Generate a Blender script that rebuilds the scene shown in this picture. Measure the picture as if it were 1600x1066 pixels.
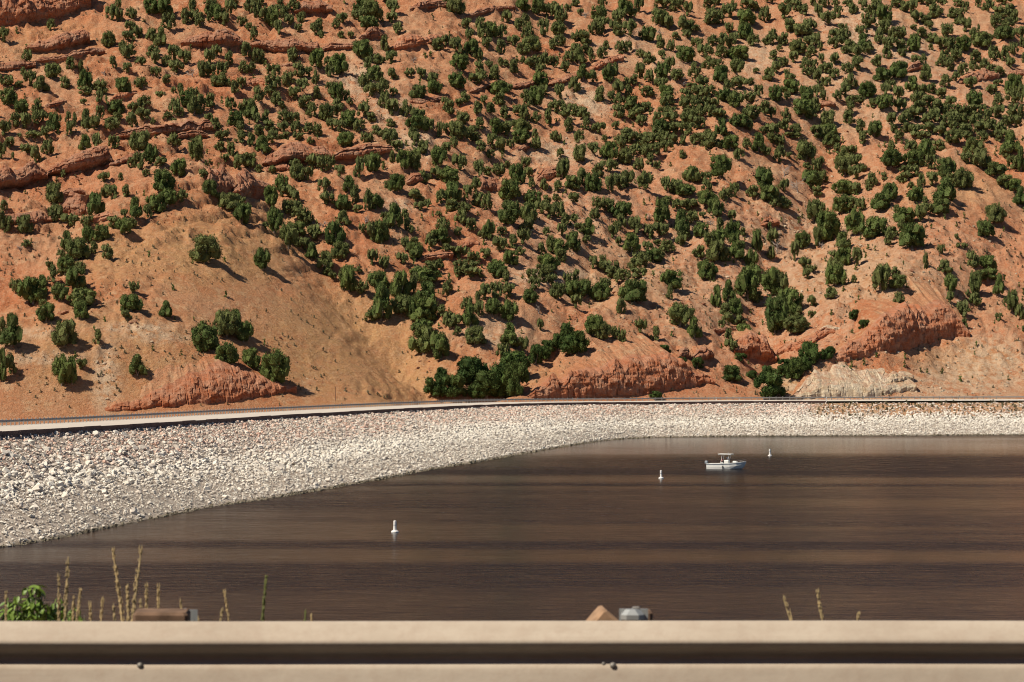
import bpy, math, random
import numpy as np
from mathutils import Vector, Matrix

# ------------------------------------------------------------------ camera, sky, sun, exposure
F, CX, HY, HC = 4444.0, 800.0, 560.0, 20.0      # focal length in photo pixels, picture centre, horizon row, eye height over the water
sc = bpy.context.scene
for o in list(bpy.data.objects): bpy.data.objects.remove(o)
col = sc.collection
cam_d = bpy.data.cameras.new('camera'); cam = bpy.data.objects.new('camera', cam_d); col.objects.link(cam)
cam.location = (0, 0, HC); cam.rotation_euler = (math.radians(90), 0, 0)
cam_d.sensor_width = 36; cam_d.lens = 36 * F / 1600
cam_d.shift_y = (HY - 533) / 1600
cam_d.clip_start = 0.5; cam_d.clip_end = 6000
cam_d.dof.use_dof = True; cam_d.dof.focus_distance = 620; cam_d.dof.aperture_fstop = 11
sc.camera = cam
SUN = Vector((-0.56, -0.30, 0.80)).normalized()
sun_d = bpy.data.lights.new('sun', 'SUN'); sun_d.energy = 4.9; sun_d.angle = math.radians(0.5); sun_d.color = (1.0, 0.90, 0.73)
sun = bpy.data.objects.new('sun', sun_d); col.objects.link(sun); sun.location = (-60, 10, 80)
sun.rotation_euler = SUN.to_track_quat('Z', 'Y').to_euler()
world = bpy.data.worlds.new('World'); sc.world = world; world.use_nodes = True
wn = world.node_tree.nodes; wl = world.node_tree.links
sky = wn.new('ShaderNodeTexSky'); sky.sky_type = 'NISHITA'; sky.sun_disc = False
sky.sun_elevation = math.asin(SUN.z); sky.sun_rotation = math.atan2(SUN.x, SUN.y); sky.altitude = 1800; sky.dust_density = 0.2; sky.ozone_density = 2.5
wl.new(sky.outputs[0], wn['Background'].inputs[0]); wn['Background'].inputs[1].default_value = 0.05
sc.view_settings.view_transform = 'Standard'; sc.view_settings.look = 'None'
sc.view_settings.gamma = 1; sc.view_settings.use_curve_mapping = False; sc.view_settings.exposure = 0.20
sc.cycles.pixel_filter_type = 'BLACKMAN_HARRIS'; sc.cycles.filter_width = 1.05
sc.cycles.max_bounces = 5; sc.cycles.diffuse_bounces = 2; sc.cycles.glossy_bounces = 3; sc.cycles.transparent_max_bounces = 4

R = random.Random(7); NR = np.random.default_rng(11)

# ------------------------------------------------------------------ helpers
def hash2(ix, iy, s):
    n = (ix.astype(np.int64) * 374761393 + iy.astype(np.int64) * 668265263 + s * 974711) & 0xffffffff
    n = ((n ^ (n >> 13)) * 1274126177) & 0xffffffff
    return ((n ^ (n >> 16)) & 0xffff) / 65535.0
def vnoise(x, y, s=0):
    x = np.asarray(x, float); y = np.asarray(y, float)
    ix = np.floor(x); iy = np.floor(y); fx = x - ix; fy = y - iy
    fx = fx * fx * fx * (fx * (fx * 6 - 15) + 10); fy = fy * fy * fy * (fy * (fy * 6 - 15) + 10)
    a = hash2(ix, iy, s); b = hash2(ix + 1, iy, s); c = hash2(ix, iy + 1, s); d = hash2(ix + 1, iy + 1, s)
    return (a + (b - a) * fx) * (1 - fy) + (c + (d - c) * fx) * fy
def fbm(x, y, s=0, o=4):
    t = 0; a = 1; n = 0
    for k in range(o):
        t = t + a * (vnoise(x, y, s + k * 17) - 0.5); n += a; a *= 0.5; x = np.asarray(x) * 2.03 + 11.3; y = np.asarray(y) * 2.03 + 5.7
    return 2 * t / n
def sstep(a, b, x):
    t = np.clip((x - a) / (b - a), 0, 1); return t * t * (3 - 2 * t)
def mesh_np(name, v, f, mat=None, smooth=False, attrs=None):
    """v (n,3); f: (m,3)/(m,4) array or a list of such arrays"""
    me = bpy.data.meshes.new(name)
    fl = f if isinstance(f, list) else [f]
    fl = [np.asarray(a, np.int32) for a in fl if len(a)]
    idx = np.concatenate([a.ravel() for a in fl]); sizes = np.concatenate([np.full(len(a), a.shape[1], np.int32) for a in fl])
    starts = np.concatenate([[0], np.cumsum(sizes)[:-1]]).astype(np.int32)
    me.vertices.add(len(v)); me.vertices.foreach_set('co', np.asarray(v, np.float32).ravel())
    me.loops.add(len(idx)); me.loops.foreach_set('vertex_index', idx)
    me.polygons.add(len(sizes)); me.polygons.foreach_set('loop_start', starts)
    me.polygons.foreach_set('use_smooth', np.full(len(sizes), smooth))
    me.update(calc_edges=True); me.validate()
    for k, a in (attrs or {}).items():
        a = np.asarray(a, np.float32)
        if a.ndim == 1: me.attributes.new(k, 'FLOAT', 'POINT').data.foreach_set('value', a)
    if mat: me.materials.append(mat)
    return me
def obj(name, me, parent=None, kind=None):
    o = bpy.data.objects.new(name, me); col.objects.link(o)
    if parent: o.parent = parent
    if kind: o['kind'] = kind
    return o
def tag(o, label, cat, group=None):
    o['label'] = label; o['category'] = cat
    if group: o['group'] = group
    return o
def thing(name, label, cat, loc=(0, 0, 0), rz=0, group=None):
    o = obj(name, None); o.location = loc; o.rotation_euler = (0, 0, rz); o.empty_display_size = 0.3
    return tag(o, label, cat, group)
class MB:
    """collects boxes, tubes and lathes into one mesh"""
    def __init__(s): s.v = []; s.f = []
    def add(s, vs, fs):
        n = len(s.v); s.v += [tuple(p) for p in vs]; s.f += [tuple(i + n for i in q) for q in fs]; return s
    def box(s, x0, x1, y0, y1, z0, z1, m=None, bev=0.0):
        b = min(bev, (x1 - x0) * .4, (y1 - y0) * .4, (z1 - z0) * .4)
        if b <= 0:
            vs = [(x, y, z) for z in (z0, z1) for y in (y0, y1) for x in (x0, x1)]
            fs = [(0, 2, 3, 1), (4, 5, 7, 6), (0, 1, 5, 4), (2, 6, 7, 3), (0, 4, 6, 2), (1, 3, 7, 5)]
        else:
            def ring(i, z): 
                return [(x0+i+b,y0+i,z),(x1-i-b,y0+i,z),(x1-i,y0+i+b,z),(x1-i,y1-i-b,z),(x1-i-b,y1-i,z),(x0+i+b,y1-i,z),(x0+i,y1-i-b,z),(x0+i,y0+i+b,z)]
            vs = ring(b*.7, z0) + ring(0, z0 + b) + ring(0, z1 - b) + ring(b*.7, z1)
            fs = [tuple(range(7, -1, -1)), tuple(range(24, 32))]
            for k in range(3):
                for i in range(8): fs.append((k*8+i, k*8+(i+1)%8, k*8+8+(i+1)%8, k*8+8+i))
        if m is not None: vs = [tuple(m @ Vector(p)) for p in vs]
        return s.add(vs, fs)
    def tube(s, pts, rad, n=6, cap=True):
        pts = [Vector(p) for p in pts]; rad = rad if isinstance(rad, (list, tuple)) else [rad] * len(pts); vs = []; fs = []
        for i, p in enumerate(pts):
            t = (pts[min(i + 1, len(pts) - 1)] - pts[max(i - 1, 0)]).normalized()
            u = t.orthogonal().normalized() if i == 0 else (u - t * u.dot(t)).normalized()
            w = t.cross(u)
            for k in range(n):
                a = 2 * math.pi * k / n; vs.append(p + (u * math.cos(a) + w * math.sin(a)) * rad[i])
        for i in range(len(pts) - 1):
            for k in range(n): fs.append((i*n+k, i*n+(k+1)%n, i*n+n+(k+1)%n, i*n+n+k))
        if cap: fs += [tuple(range(n - 1, -1, -1)), tuple(range(len(vs) - n, len(vs)))]
        return s.add(vs, fs)
    def lathe(s, prof, n=16):
        vs = []; fs = []
        for r, z in prof:
            for k in range(n):
                a = 2 * math.pi * k / n; vs.append((r * math.cos(a), r * math.sin(a), z))
        for i in range(len(prof) - 1):
            for k in range(n): fs.append((i*n+k, i*n+(k+1)%n, i*n+n+(k+1)%n, i*n+n+k))
        fs += [tuple(range(n - 1, -1, -1)), tuple(range(len(vs) - n, len(vs)))]
        return s.add(vs, fs)
    def mesh(s, name, mat, smooth=False):
        me = bpy.data.meshes.new(name); me.from_pydata(s.v, [], s.f); me.update()
        if smooth: me.polygons.foreach_set('use_smooth', [True] * len(me.polygons))
        me.materials.append(mat); return me
    def build(s, name, mat, parent=None, kind=None, smooth=False): return obj(name, s.mesh(name, mat, smooth), parent, kind)

# ------------------------------------------------------------------ materials
class NT:
    def __init__(s, name):
        s.m = bpy.data.materials.new(name); s.m.use_nodes = True; s.n = s.m.node_tree.nodes; s.l = s.m.node_tree.links; s.b = s.n['Principled BSDF']
        s.pos = s.n.new('ShaderNodeNewGeometry').outputs['Position']
        s.b.inputs['Specular IOR Level'].default_value = 0.2
    def put(s, sock, v):
        if isinstance(v, (int, float)): sock.default_value = v
        elif isinstance(v, tuple): sock.default_value = v if len(v) == 4 else (*v, 1)
        else: s.l.new(v, sock)
    def noise(s, scale, detail=4, rough=.55, vec=None, stretch=None, dist=0):
        n = s.n.new('ShaderNodeTexNoise'); n.inputs['Scale'].default_value = scale; n.inputs['Detail'].default_value = detail
        n.inputs['Roughness'].default_value = rough; n.inputs['Distortion'].default_value = dist
        v = vec or s.pos
        if stretch:
            mp = s.n.new('ShaderNodeMapping'); mp.inputs['Scale'].default_value = stretch; s.l.new(v, mp.inputs[0]); v = mp.outputs[0]
        s.l.new(v, n.inputs['Vector']); return n.outputs[0]
    def voro(s, scale, feature='F1', stretch=None):
        n = s.n.new('ShaderNodeTexVoronoi'); n.feature = feature; n.inputs['Scale'].default_value = scale; v = s.pos
        if stretch:
            mp = s.n.new('ShaderNodeMapping'); mp.inputs['Scale'].default_value = stretch; s.l.new(v, mp.inputs[0]); v = mp.outputs[0]
        s.l.new(v, n.inputs['Vector']); return n.outputs[0]
    def ramp(s, fac, stops):
        n = s.n.new('ShaderNodeValToRGB'); e = n.color_ramp.elements
        while len(e) < len(stops): e.new(.5)
        for k, (p, c) in enumerate(stops):
            e[k].position = p; e[k].color = (c, c, c, 1) if isinstance(c, (int, float)) else (*c, 1)
        s.l.new(fac, n.inputs[0]); return n.outputs[0]
    def mix(s, fac, a, b, mode='MIX'):
        n = s.n.new('ShaderNodeMix'); n.data_type = 'RGBA'; n.blend_type = mode
        s.put(n.inputs[0], fac); s.put(n.inputs[6], a); s.put(n.inputs[7], b); return n.outputs[2]
    def math(s, op, a, b=0.0, clamp=False):
        n = s.n.new('ShaderNodeMath'); n.operation = op; n.use_clamp = clamp; s.put(n.inputs[0], a); s.put(n.inputs[1], b); return n.outputs[0]
    def attr(s, name):
        n = s.n.new('ShaderNodeAttribute'); n.attribute_name = name; return n.outputs['Fac']
    def rnd(s): return s.n.new('ShaderNodeObjectInfo').outputs['Random']
    def bump(s, h, dist=.1, strength=1.0, prev=None):
        n = s.n.new('ShaderNodeBump'); n.inputs['Distance'].default_value = dist; s.put(n.inputs['Strength'], strength)
        s.l.new(h, n.inputs['Height'])
        if prev: s.l.new(prev, n.inputs['Normal'])
        return n.outputs[0]
    def out(s, colr=None, rough=.85, normal=None, metal=0, spec=None):
        if colr is not None: s.put(s.b.inputs['Base Color'], colr)
        s.put(s.b.inputs['Roughness'], rough); s.b.inputs['Metallic'].default_value = metal
        if normal: s.l.new(normal, s.b.inputs['Normal'])
        if spec is not None: s.b.inputs['Specular IOR Level'].default_value = spec
        return s.m
def plain(name, c, rough=.6, var=.12, scale=6, metal=0, bump=0, spec=.3):
    t = NT(name); n = t.noise(scale, 5)
    lo = tuple(x * (1 - var) for x in c); hi = tuple(min(1, x * (1 + var)) for x in c)
    return t.out(t.ramp(n, [(.3, lo), (.7, hi)]), rough, t.bump(n, bump) if bump else None, metal, spec)

def hill_material():
    t = NT('hill_soil')
    n1 = t.noise(.035, 6, .6); n2 = t.noise(.22, 5, .65); n3 = t.noise(1.6, 5, .7)
    c = t.ramp(n1, [(.32, (.45, .155, .07)), (.43, (.51, .205, .10)), (.55, (.52, .25, .135)), (.68, (.58, .325, .19))])
    c = t.mix(t.ramp(n3, [(.38, .45), (.54, 0.0)]), c, (.40, .15, .075))
    c = t.mix(t.ramp(t.noise(.30, 7, .75), [(.52, 0.0), (.62, .7)]), c, (.62, .40, .24))
    c = t.mix(t.math('MULTIPLY', t.attr('orange'), .85), c, t.ramp(n2, [(.3, (.50, .145, .06)), (.5, (.57, .21, .10)), (.7, (.60, .29, .17))]))
    c = t.mix(t.math('MULTIPLY', t.attr('grass'), t.ramp(n2, [(.3, .35), (.6, 1.0)])), c, t.ramp(n3, [(.3, (.41, .205, .093)), (.5, (.51, .28, .13)), (.72, (.62, .395, .195))]))
    c = t.mix(t.math('MULTIPLY', t.attr('pale'), t.ramp(t.noise(.35, 6, .75), [(.40, .0), (.54, 1.0)])), c, t.ramp(n3, [(.3, (.56, .37, .24)), (.7, (.72, .58, .42))]))
    # dry tufts, rubble and gravel as fine colour
    c = t.mix(t.ramp(t.noise(.9, 4, .7), [(.53, 0.0), (.63, .5)]), c, t.mix(.5, c, (.66, .48, .32)))
    c = t.mix(t.ramp(t.noise(1.9, 2, .6), [(.59, 0.0), (.67, .4)]), c, (.22, .14, .07))
    c = t.mix(t.ramp(t.noise(2.7, 3, .65, stretch=(1, 1, 1.7)), [(.58, 0.0), (.67, .6)]), c, (.66, .48, .33))
    c = t.mix(t.ramp(t.noise(1.3, 5, .75), [(.61, 0.0), (.69, .35)]), c, (.34, .13, .065))
    b = t.bump(t.noise(.55, 8, .78), 1.7, .85)
    b = t.bump(t.ramp(t.voro(1.1), [(0, 1.0), (.45, 0.0)]), .16, .6, b)
    b = t.bump(t.noise(4, 4, .7), .2, .6, b)
    return t.out(c, .95, b, spec=.05)
def rock_material(name, cols, pale):
    t = NT(name)
    st = t.noise(.55, 6, .65, stretch=(.22, .22, 1.8), dist=.6)
    c = t.ramp(st, [(.32, cols[0]), (.44, cols[1]), (.54, cols[2]), (.68, cols[3])])
    c = t.mix(t.ramp(t.noise(.3, 6, .7), [(.46, 0.0), (.62, .8)]), c, pale)
    c = t.mix(t.ramp(t.noise(1.3, 6, .75, stretch=(1.6, 1.6, .5)), [(.54, 0.0), (.66, .55)]), c, tuple(x * .5 for x in cols[0]))
    sx = t.n.new('ShaderNodeSeparateXYZ'); t.l.new(t.n.new('ShaderNodeNewGeometry').outputs['Normal'], sx.inputs[0])
    dust = t.math('MULTIPLY', t.ramp(sx.outputs[2], [(.55, 0.0), (.85, .8)]), t.ramp(t.noise(.7, 5, .7), [(.4, .25), (.6, 1.0)]))
    c = t.mix(dust, c, (.48, .235, .145))                                # blown soil lying on the ledge tops
    b = t.bump(t.noise(.5, 9, .8, stretch=(1, 1, 2.6)), 1.6, .85)
    b = t.bump(t.noise(3, 5, .75), .25, .6, b)
    return t.out(c, .92, b, spec=.08)
def leaf_material(name, dark, light, dry):
    t = NT(name)
    rn = t.rnd(); f = t.math('ADD', t.math('MULTIPLY', rn, .5), t.math('MULTIPLY', t.attr('tone'), .5))
    c = t.mix(f, dark, light)
    c = t.mix(t.ramp(t.noise(1.1, 3), [(.5, 0.0), (.75, .5)]), c, dry)
    c = t.mix(t.ramp(t.math('FRACT', t.math('MULTIPLY', rn, 7.3)), [(.6, 0.0), (1.0, .4)]), c, dry)
    c = t.mix(t.attr('fleck'), c, t.mix(.6, light, dry))
    t.b.inputs['Subsurface Weight'].default_value = 0
    return t.out(c, .75, spec=.12)
M = {}
M['hill'] = hill_material()
M['rock'] = rock_material('red_sandstone', [(.27, .095, .052), (.40, .15, .082), (.46, .21, .125), (.42, .225, .15)], (.52, .32, .22))
M['rock_orange'] = rock_material('orange_sandstone', [(.40, .12, .05), (.52, .185, .09), (.56, .225, .12), (.54, .26, .16)], (.62, .36, .24))
M['rock_pale'] = rock_material('pale_siltstone', [(.56, .39, .24), (.68, .53, .36), (.76, .62, .45), (.80, .68, .52)], (.82, .72, .57))
M['juniper'] = leaf_material('juniper_foliage', (.045, .074, .021), (.122, .158, .042), (.165, .15, .065))
M['bush'] = leaf_material('broadleaf_foliage', (.028, .056, .016), (.075, .115, .03), (.09, .11, .03))
M['sage'] = leaf_material('sage_foliage', (.075, .08, .045), (.15, .15, .09), (.20, .165, .10))
M['bark'] = plain('juniper_bark', (.25, .205, .17), .95, .3, 3)
M['snag'] = plain('weathered_deadwood', (.33, .29, .26), .9, .25, 3)
def stone_material():
    t = NT('riprap_stone')
    f = t.math('ADD', t.math('MULTIPLY', t.rnd(), .3), t.attr('tone'))
    c = t.ramp(f, [(0.0, (.30, .265, .235)), (.2, (.56, .505, .445)), (.5, (.74, .685, .61)), (1.0, (.82, .77, .69))])
    c = t.mix(t.attr('pink'), c, (.66, .42, .33)); c = t.mix(t.attr('damp'), c, (.11, .09, .05))
    c = t.mix(t.ramp(t.noise(2.2, 5, .7), [(.5, 0.0), (.7, .4)]), c, (.46, .40, .34))
    return t.out(c, .9, t.bump(t.noise(3, 5, .7), .15, .6), spec=.1)
M['stone'] = stone_material()
def bank_material():
    t = NT('bank_gravel'); n = t.noise(1.2, 6, .75)
    c = t.ramp(n, [(.3, (.24, .19, .155)), (.5, (.46, .39, .33)), (.7, (.66, .58, .50))])
    c = t.mix(t.attr('soil'), c, t.ramp(t.noise(.5, 5), [(.35, (.36, .19, .11)), (.6, (.45, .29, .17)), (.75, (.55, .42, .28))]))
    c = t.mix(t.attr('wet'), c, (.10, .085, .05))
    return t.out(c, .95, t.bump(n, .4, .8), spec=.05)
M['bank'] = bank_material()
def water_material():
    t = NT('reservoir_water')
    gust = t.noise(.0085, 3, .5, stretch=(.20, 1.0, 1), dist=1.0)       # wind streaks lying across the reservoir
    amt = t.ramp(gust, [(.34, .12), (.47, .36), (.57, .75), (.70, 1.0)])
    w0 = t.noise(.42, 4, .65, stretch=(.55, 1.0, 1)); w1 = t.noise(1.1, 4, .6, stretch=(.6, 1.0, 1)); w2 = t.noise(3.2, 3, .6, stretch=(.7, 1, 1))
    b = t.bump(w0, .42, amt); b = t.bump(w1, .20, amt, b); b = t.bump(w2, .06, amt, b)
    cat = t.math('MULTIPLY', t.math('SUBTRACT', t.noise(.40, 5, .7, stretch=(.5, 1.0, 1)), .5), .5)
    rg = t.math('MAXIMUM', t.math('ADD', t.math('ADD', t.math('MULTIPLY', amt, .25), .11), t.math('MULTIPLY', cat, amt)), .06)
    m = t.out((.007, .005, .004), rg, b, spec=.15); t.b.inputs['IOR'].default_value = 1.33
    return m
M['water'] = water_material()
M['road'] = plain('bleached_road_surface', (.56, .50, .44), .9, .08, .4)
M['line'] = plain('road_paint', (.78, .75, .68), .8, .06, 2)
M['wall'] = plain('dark_brown_concrete', (.13, .085, .075), .9, .25, .8)  # one dark brown tone over the whole panels, slightly mottled
M['galv'] = plain('dull_galvanised_steel', (.34, .32, .31), .55, .12, 2, .3)
def rail_material():
    t = NT('weathered_beam_steel')                                     # mostly bare zinc under a film of dust
    n = t.noise(2.2, 6, .7, stretch=(.35, 1, 1)); k = t.noise(14, 4, .7)
    c = t.ramp(n, [(.28, (.42, .35, .285)), (.5, (.51, .435, .36)), (.72, (.585, .515, .435))])
    c = t.mix(t.ramp(k, [(.45, 0.0), (.75, .35)]), c, (.37, .27, .21))
    c = t.mix(t.ramp(t.noise(3.5, 4, .6, stretch=(.15, 1, 3)), [(.6, 0.0), (.75, .35)]), c, (.30, .21, .16))
    return t.out(c, .8, t.bump(k, .004, .4), .2, .08)
M['beam'] = rail_material()
M['wood'] = plain('weathered_timber', (.36, .225, .14), .9, .3, 18)
M['timber_dark'] = plain('creosoted_timber', (.17, .105, .07), .9, .4, 14)
M['post'] = plain('zinc_post', (.40, .42, .43), .45, .15, 9, .4)
M['rust'] = plain('rusty_steel', (.14, .075, .05), .85, .3, 4)
M['bolt'] = plain('grimy_bolt', (.30, .28, .26), .5, .2, 30, .5)
M['white'] = plain('white_gelcoat', (.80, .80, .77), .35, .03, 3, spec=.5)
M['hullgreen'] = plain('sea_green_bottom', (.16, .26, .24), .4, .1, 3, spec=.5)
M['grey'] = plain('grey_cowling', (.27, .30, .34), .4, .1, 4, spec=.5)
M['black'] = plain('black_rubber', (.02, .02, .022), .6, .1, 4)
M['buoy'] = plain('white_buoy_plastic', (.82, .80, .78), .45, .04, 4, spec=.4)
M['orange'] = plain('orange_buoy_band', (.62, .13, .03), .5, .05, 4)
M['shirt'] = plain('red_cloth', (.36, .055, .045), .85, .12, 10)
M['trousers'] = plain('dark_cloth', (.035, .03, .04), .9, .12, 10)
M['skin'] = plain('skin', (.46, .27, .19), .6, .05, 20)
M['stalk'] = plain('dry_stalk', (.50, .385, .21), .9, .3, 40)
M['stalk_green'] = plain('green_stalk', (.20, .22, .08), .9, .3, 40)
M['verge'] = plain('verge_gravel', (.33, .25, .19), .95, .25, 3, bump=.03)
M['asphalt'] = plain('asphalt', (.045, .043, .041), .9, .15, 5)
def fresh_leaf():
    t = NT('fresh_leaf'); r = t.rnd()
    c = t.mix(t.math('ADD', t.math('MULTIPLY', r, .7), t.math('MULTIPLY', t.noise(9, 2), .3)), (.055, .14, .02), (.25, .33, .05))
    t.b.inputs['Transmission Weight'].default_value = 0
    return t.out(c, .5, spec=.4)
M['leaf'] = fresh_leaf()

# ------------------------------------------------------------------ dam, shore and road (lines on the water level and on the crest, in metres)
def unproj(x, y, z):
    D = (HC - z) * F / (y - HY); return ((x - CX) / F * D, D, z)
SHORE = [(0,856),(48,850),(100,840),(200,819),(280,803),(340,791),(440,777),(540,759.5),(610,747),(698,730),(750,722),(810,711),(870,700),(910,693.5),(954,687.5),(994,684.5),(1070,683),(1200,682),(1400,681),(1600,680)]
CREST = [(0,682.6),(135,674.3),(243,668),(337,661.5),(439,654.5),(540,648.5),(665,641.5),(800,635),(868,633.4),(960,632.4),(1070,631.6),(1269,630.2),(1430,629.6),(1600,629)]
XS = np.arange(-420, 2100, 4.0)
def colD(pts, zf):
    xs = np.array([p[0] for p in pts], float); ds = np.array([(HC - zf(p[0])) * F / (p[1] - HY) for p in pts])
    d = np.interp(XS, xs, ds)
    l = XS < xs[0]; d[l] = ds[0] + (XS[l] - xs[0]) * (ds[3] - ds[0]) / (xs[3] - xs[0]) * .55
    r = XS > xs[-1]; d[r] = ds[-1] + (XS[r] - xs[-1]) * .03
    for _ in range(60): d[1:-1] = d[1:-1] * .5 + (d[:-2] + d[2:]) * .25
    return d
zcrest = lambda x: float(np.interp(x, [-420, 0, 1000, 2100], [10.3, 10.0, 7.5, 7.5]))
ZC = np.array([zcrest(x) for x in XS]); DS = colD(SHORE, lambda x: 0.0); DC = colD(CREST, zcrest)
SX = (XS - CX) / F * DS; CXm = (XS - CX) / F * DC
# bank: ruled surface between shoreline and crest, with a low bench, carried on under water
T = np.concatenate([[-.45, -.25, -.1], np.linspace(0, 1, 40), [1.04]])
XX, TT = np.meshgrid(XS, T, indexing='ij')
def bank_pt(x, t):
    ds = np.interp(x, XS, DS); dc = np.interp(x, XS, DC); zc = np.interp(x, XS, ZC)
    D = ds + (dc - ds) * t; X = (x - CX) / F * D
    z = zc * t + .35 * np.sin(np.clip(t, 0, 1) * 6.28 * 1.5) * np.clip(t, 0, 1) * (1 - np.clip(t, 0, 1)) * 2
    z = z + .22 * fbm(X * .18, D * .18, 5, 3) * (t > 0) * (t < .97)
    return X, D, z
bx, by, bz = bank_pt(XX, TT); bz = bz - .12
soil = np.clip(sstep(1240, 1300, XX) * sstep(.45, .75, TT + .18 * fbm(XX * .02, TT * 6, 3)), 0, 1)
wet = np.clip(1 - TT / .035, 0, 1) * (TT > -.02)
def grid_faces(n, m):
    i = np.arange(n - 1)[:, None] * m + np.arange(m - 1)[None, :]
    return np.stack([i, i + m, i + m + 1, i + 1], -1).reshape(-1, 4)
bank = obj('bank', mesh_np('bank', np.stack([bx, by, bz], -1).reshape(-1, 3), grid_faces(*XX.shape), M['bank'], True, {'soil': soil.ravel(), 'wet': wet.ravel()}), None, 'structure')
bpy_water = obj('water', mesh_np('water', np.array([(-500, 25, 0), (900, 25, 0), (900, 900, 0), (-500, 900, 0)], float), np.array([[0, 1, 2, 3]]), M['water']), None, 'structure')

# crest line and its left-hand normal (away from the water)
P = np.stack([CXm, DC], -1); tg = np.gradient(P, axis=0); tg /= np.linalg.norm(tg, axis=1)[:, None]
for _ in range(30): tg[1:-1] = tg[1:-1] * .5 + (tg[:-2] + tg[2:]) * .25
NL = np.stack([-tg[:, 1], tg[:, 0]], -1); NL /= np.linalg.norm(NL, axis=1)[:, None]
seg = np.concatenate([[0], np.cumsum(np.linalg.norm(np.diff(P, axis=0), axis=1))])
s0 = float(np.interp(0, XS, seg)); s_of_x = lambda x: float(np.interp(x, XS, seg))
def crest_at(s, off):
    p = np.array([np.interp(s, seg, P[:, 0]), np.interp(s, seg, P[:, 1])]); n = np.array([np.interp(s, seg, NL[:, 0]), np.interp(s, seg, NL[:, 1])])
    return p + n * off, n, float(np.interp(s, seg, ZC))
def strip(name, rows, mat, kind='structure', parent=None, s_a=None, s_b=None, step=4.0):
    """rows: (offset from the crest line, height over it)"""
    ss = np.arange(s_a if s_a is not None else 0, s_b if s_b is not None else seg[-1], step); vs = []
    for s in ss:
        for off, dz in rows:
            p, n, z = crest_at(s, off); vs.append((p[0], p[1], dz if dz < -50 else z + dz))
    vs = np.array(vs); k = vs[:, 2] < -50; vs[k, 2] = vs[k, 2] + 100
    return obj(name, mesh_np(name, vs, grid_faces(len(ss), len(rows)), mat), parent, kind)
strip('crest_road', [(.28, .55), (3, .62), (6, .70), (9.5, .76), (12.2, .80)], M['road'])
strip('edge_line', [(1.6, .588), (1.75, .592)], M['line'])
strip('edge_line', [(9.9, .770), (10.05, .772)], M['line'])
strip('dam_downstream_slope', [(12.2, .80), (13.5, .4), (24, -98.6), (30, -98.8), (300, -98.8)], M['verge'])
# parapet of separate dark panels along the water side of the road
para = thing('parapet', 'low dark panelled parapet running along the white crest road above the pale stones', 'parapet wall', (*crest_at(s0, 0)[0], 10))
para_inv = Matrix.Translation(-para.location)
s = s0 - 60.0; s_end = s_of_x(1268); k = 0
while s < s_end:
    L = 7.6; zt = R.uniform(-.05, .04); m = MB(); vs = []
    for q in np.linspace(s + .05, s + L - .05, 4):
        for off, dz in ((-.06, -.35), (-.02, .66 + zt), (.02, .70 + zt), (.24, .70 + zt), (.27, .3)):
            p, n, z = crest_at(q, off); vs.append((p[0] - para.location.x, p[1] - para.location.y, z + dz - para.location.z))
    fs = [(i*5+j, i*5+5+j, i*5+6+j, i*5+1+j) for i in range(3) for j in range(4)] + [(0, 1, 2, 3, 4), (19, 18, 17, 16, 15)]
    m.add(vs, fs); m.build('panel', M['wall'], para); s += L; k += 1
# guardrail on the far side of the crest road
gr = thing('guardrail', 'long grey steel guardrail with close set posts along the far edge of the dam road', 'guardrail', (*crest_at(s0, 11.4)[0], 10.4), group=None)
vs = []; ss = np.arange(s0 - 60, s_of_x(1760), 2.0)
for q in ss:
    for off, dz in ((11.30, 1.24), (11.22, 1.36), (11.30, 1.42), (11.22, 1.48), (11.30, 1.60)):
        p, n, z = crest_at(q, off); vs.append((p[0] - gr.location.x, p[1] - gr.location.y, z + dz - gr.location.z))
obj('rail', mesh_np('rail', np.array(vs), grid_faces(len(ss), 5), M['galv']), gr)
pm = MB().box(-.08, .08, -.07, .07, -.6, .98, bev=.01).mesh('post', M['galv'])
q = s0 - 30; k = 0
while q < s_of_x(1620) and k < 298:
    p, n, z = crest_at(q, 11.5); o = obj('post', pm, gr); o.location = (p[0] - gr.location.x, p[1] - gr.location.y, z + .78 - gr.location.z); o.rotation_euler.z = math.atan2(n[1], n[0]); q += 1.9; k += 1

# ------------------------------------------------------------------ hillside
CT = np.concatenate([np.arange(-700, -30, 10), np.arange(-30, 1630, 2.8), np.arange(1630, 2300, 10)])
YR = np.concatenate([np.arange(640, 1060, .9), np.arange(1060, 1300, 5), np.arange(1300, 1560, 20)])
T0 = lambda x: np.interp(x, [-700, 0, 300, 600, 700, 760, 850, 1000, 1200, 1600, 2300], [650, 690, 704, 732, 744, 758, 779, 800, 817, 836, 860])
Z0 = lambda x: np.interp(x, [-700, 600, 800, 2300], [4.5, 4.5, 7.6, 7.9])
S1 = .44
def base_hit(x, y):
    """where the sight line of pixel x, y meets the plain slope"""
    k = (HY - y) / F; t = (k * T0(x) + HC - Z0(x)) / (S1 - k); D = T0(x) + t; return (x - CX) / F * D, D
def poly_dist(X, Y, pts):
    d = np.full(X.shape, 1e9); u = np.zeros(X.shape); q = [base_hit(*p) for p in pts]; n = len(q) - 1
    for i in range(n):
        ax, ay = q[i]; bx_, by_ = q[i + 1]; ex, ey = bx_ - ax, by_ - ay
        h = np.clip(((X - ax) * ex + (Y - ay) * ey) / (ex * ex + ey * ey), 0, 1)
        dd = np.hypot(X - ax - ex * h, Y - ay - ey * h); k = dd < d; d = np.where(k, dd, d); u = np.where(k, (i + h) / n, u)
    return d, u
CC, YY = np.meshgrid(CT, YR, indexing='ij'); XW = (CC - CX) / F * YY
tt = YY - T0(CC)
z = Z0(CC) + np.where(tt > 0, S1 * tt + .00006 * tt * tt, .12 * tt)
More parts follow.
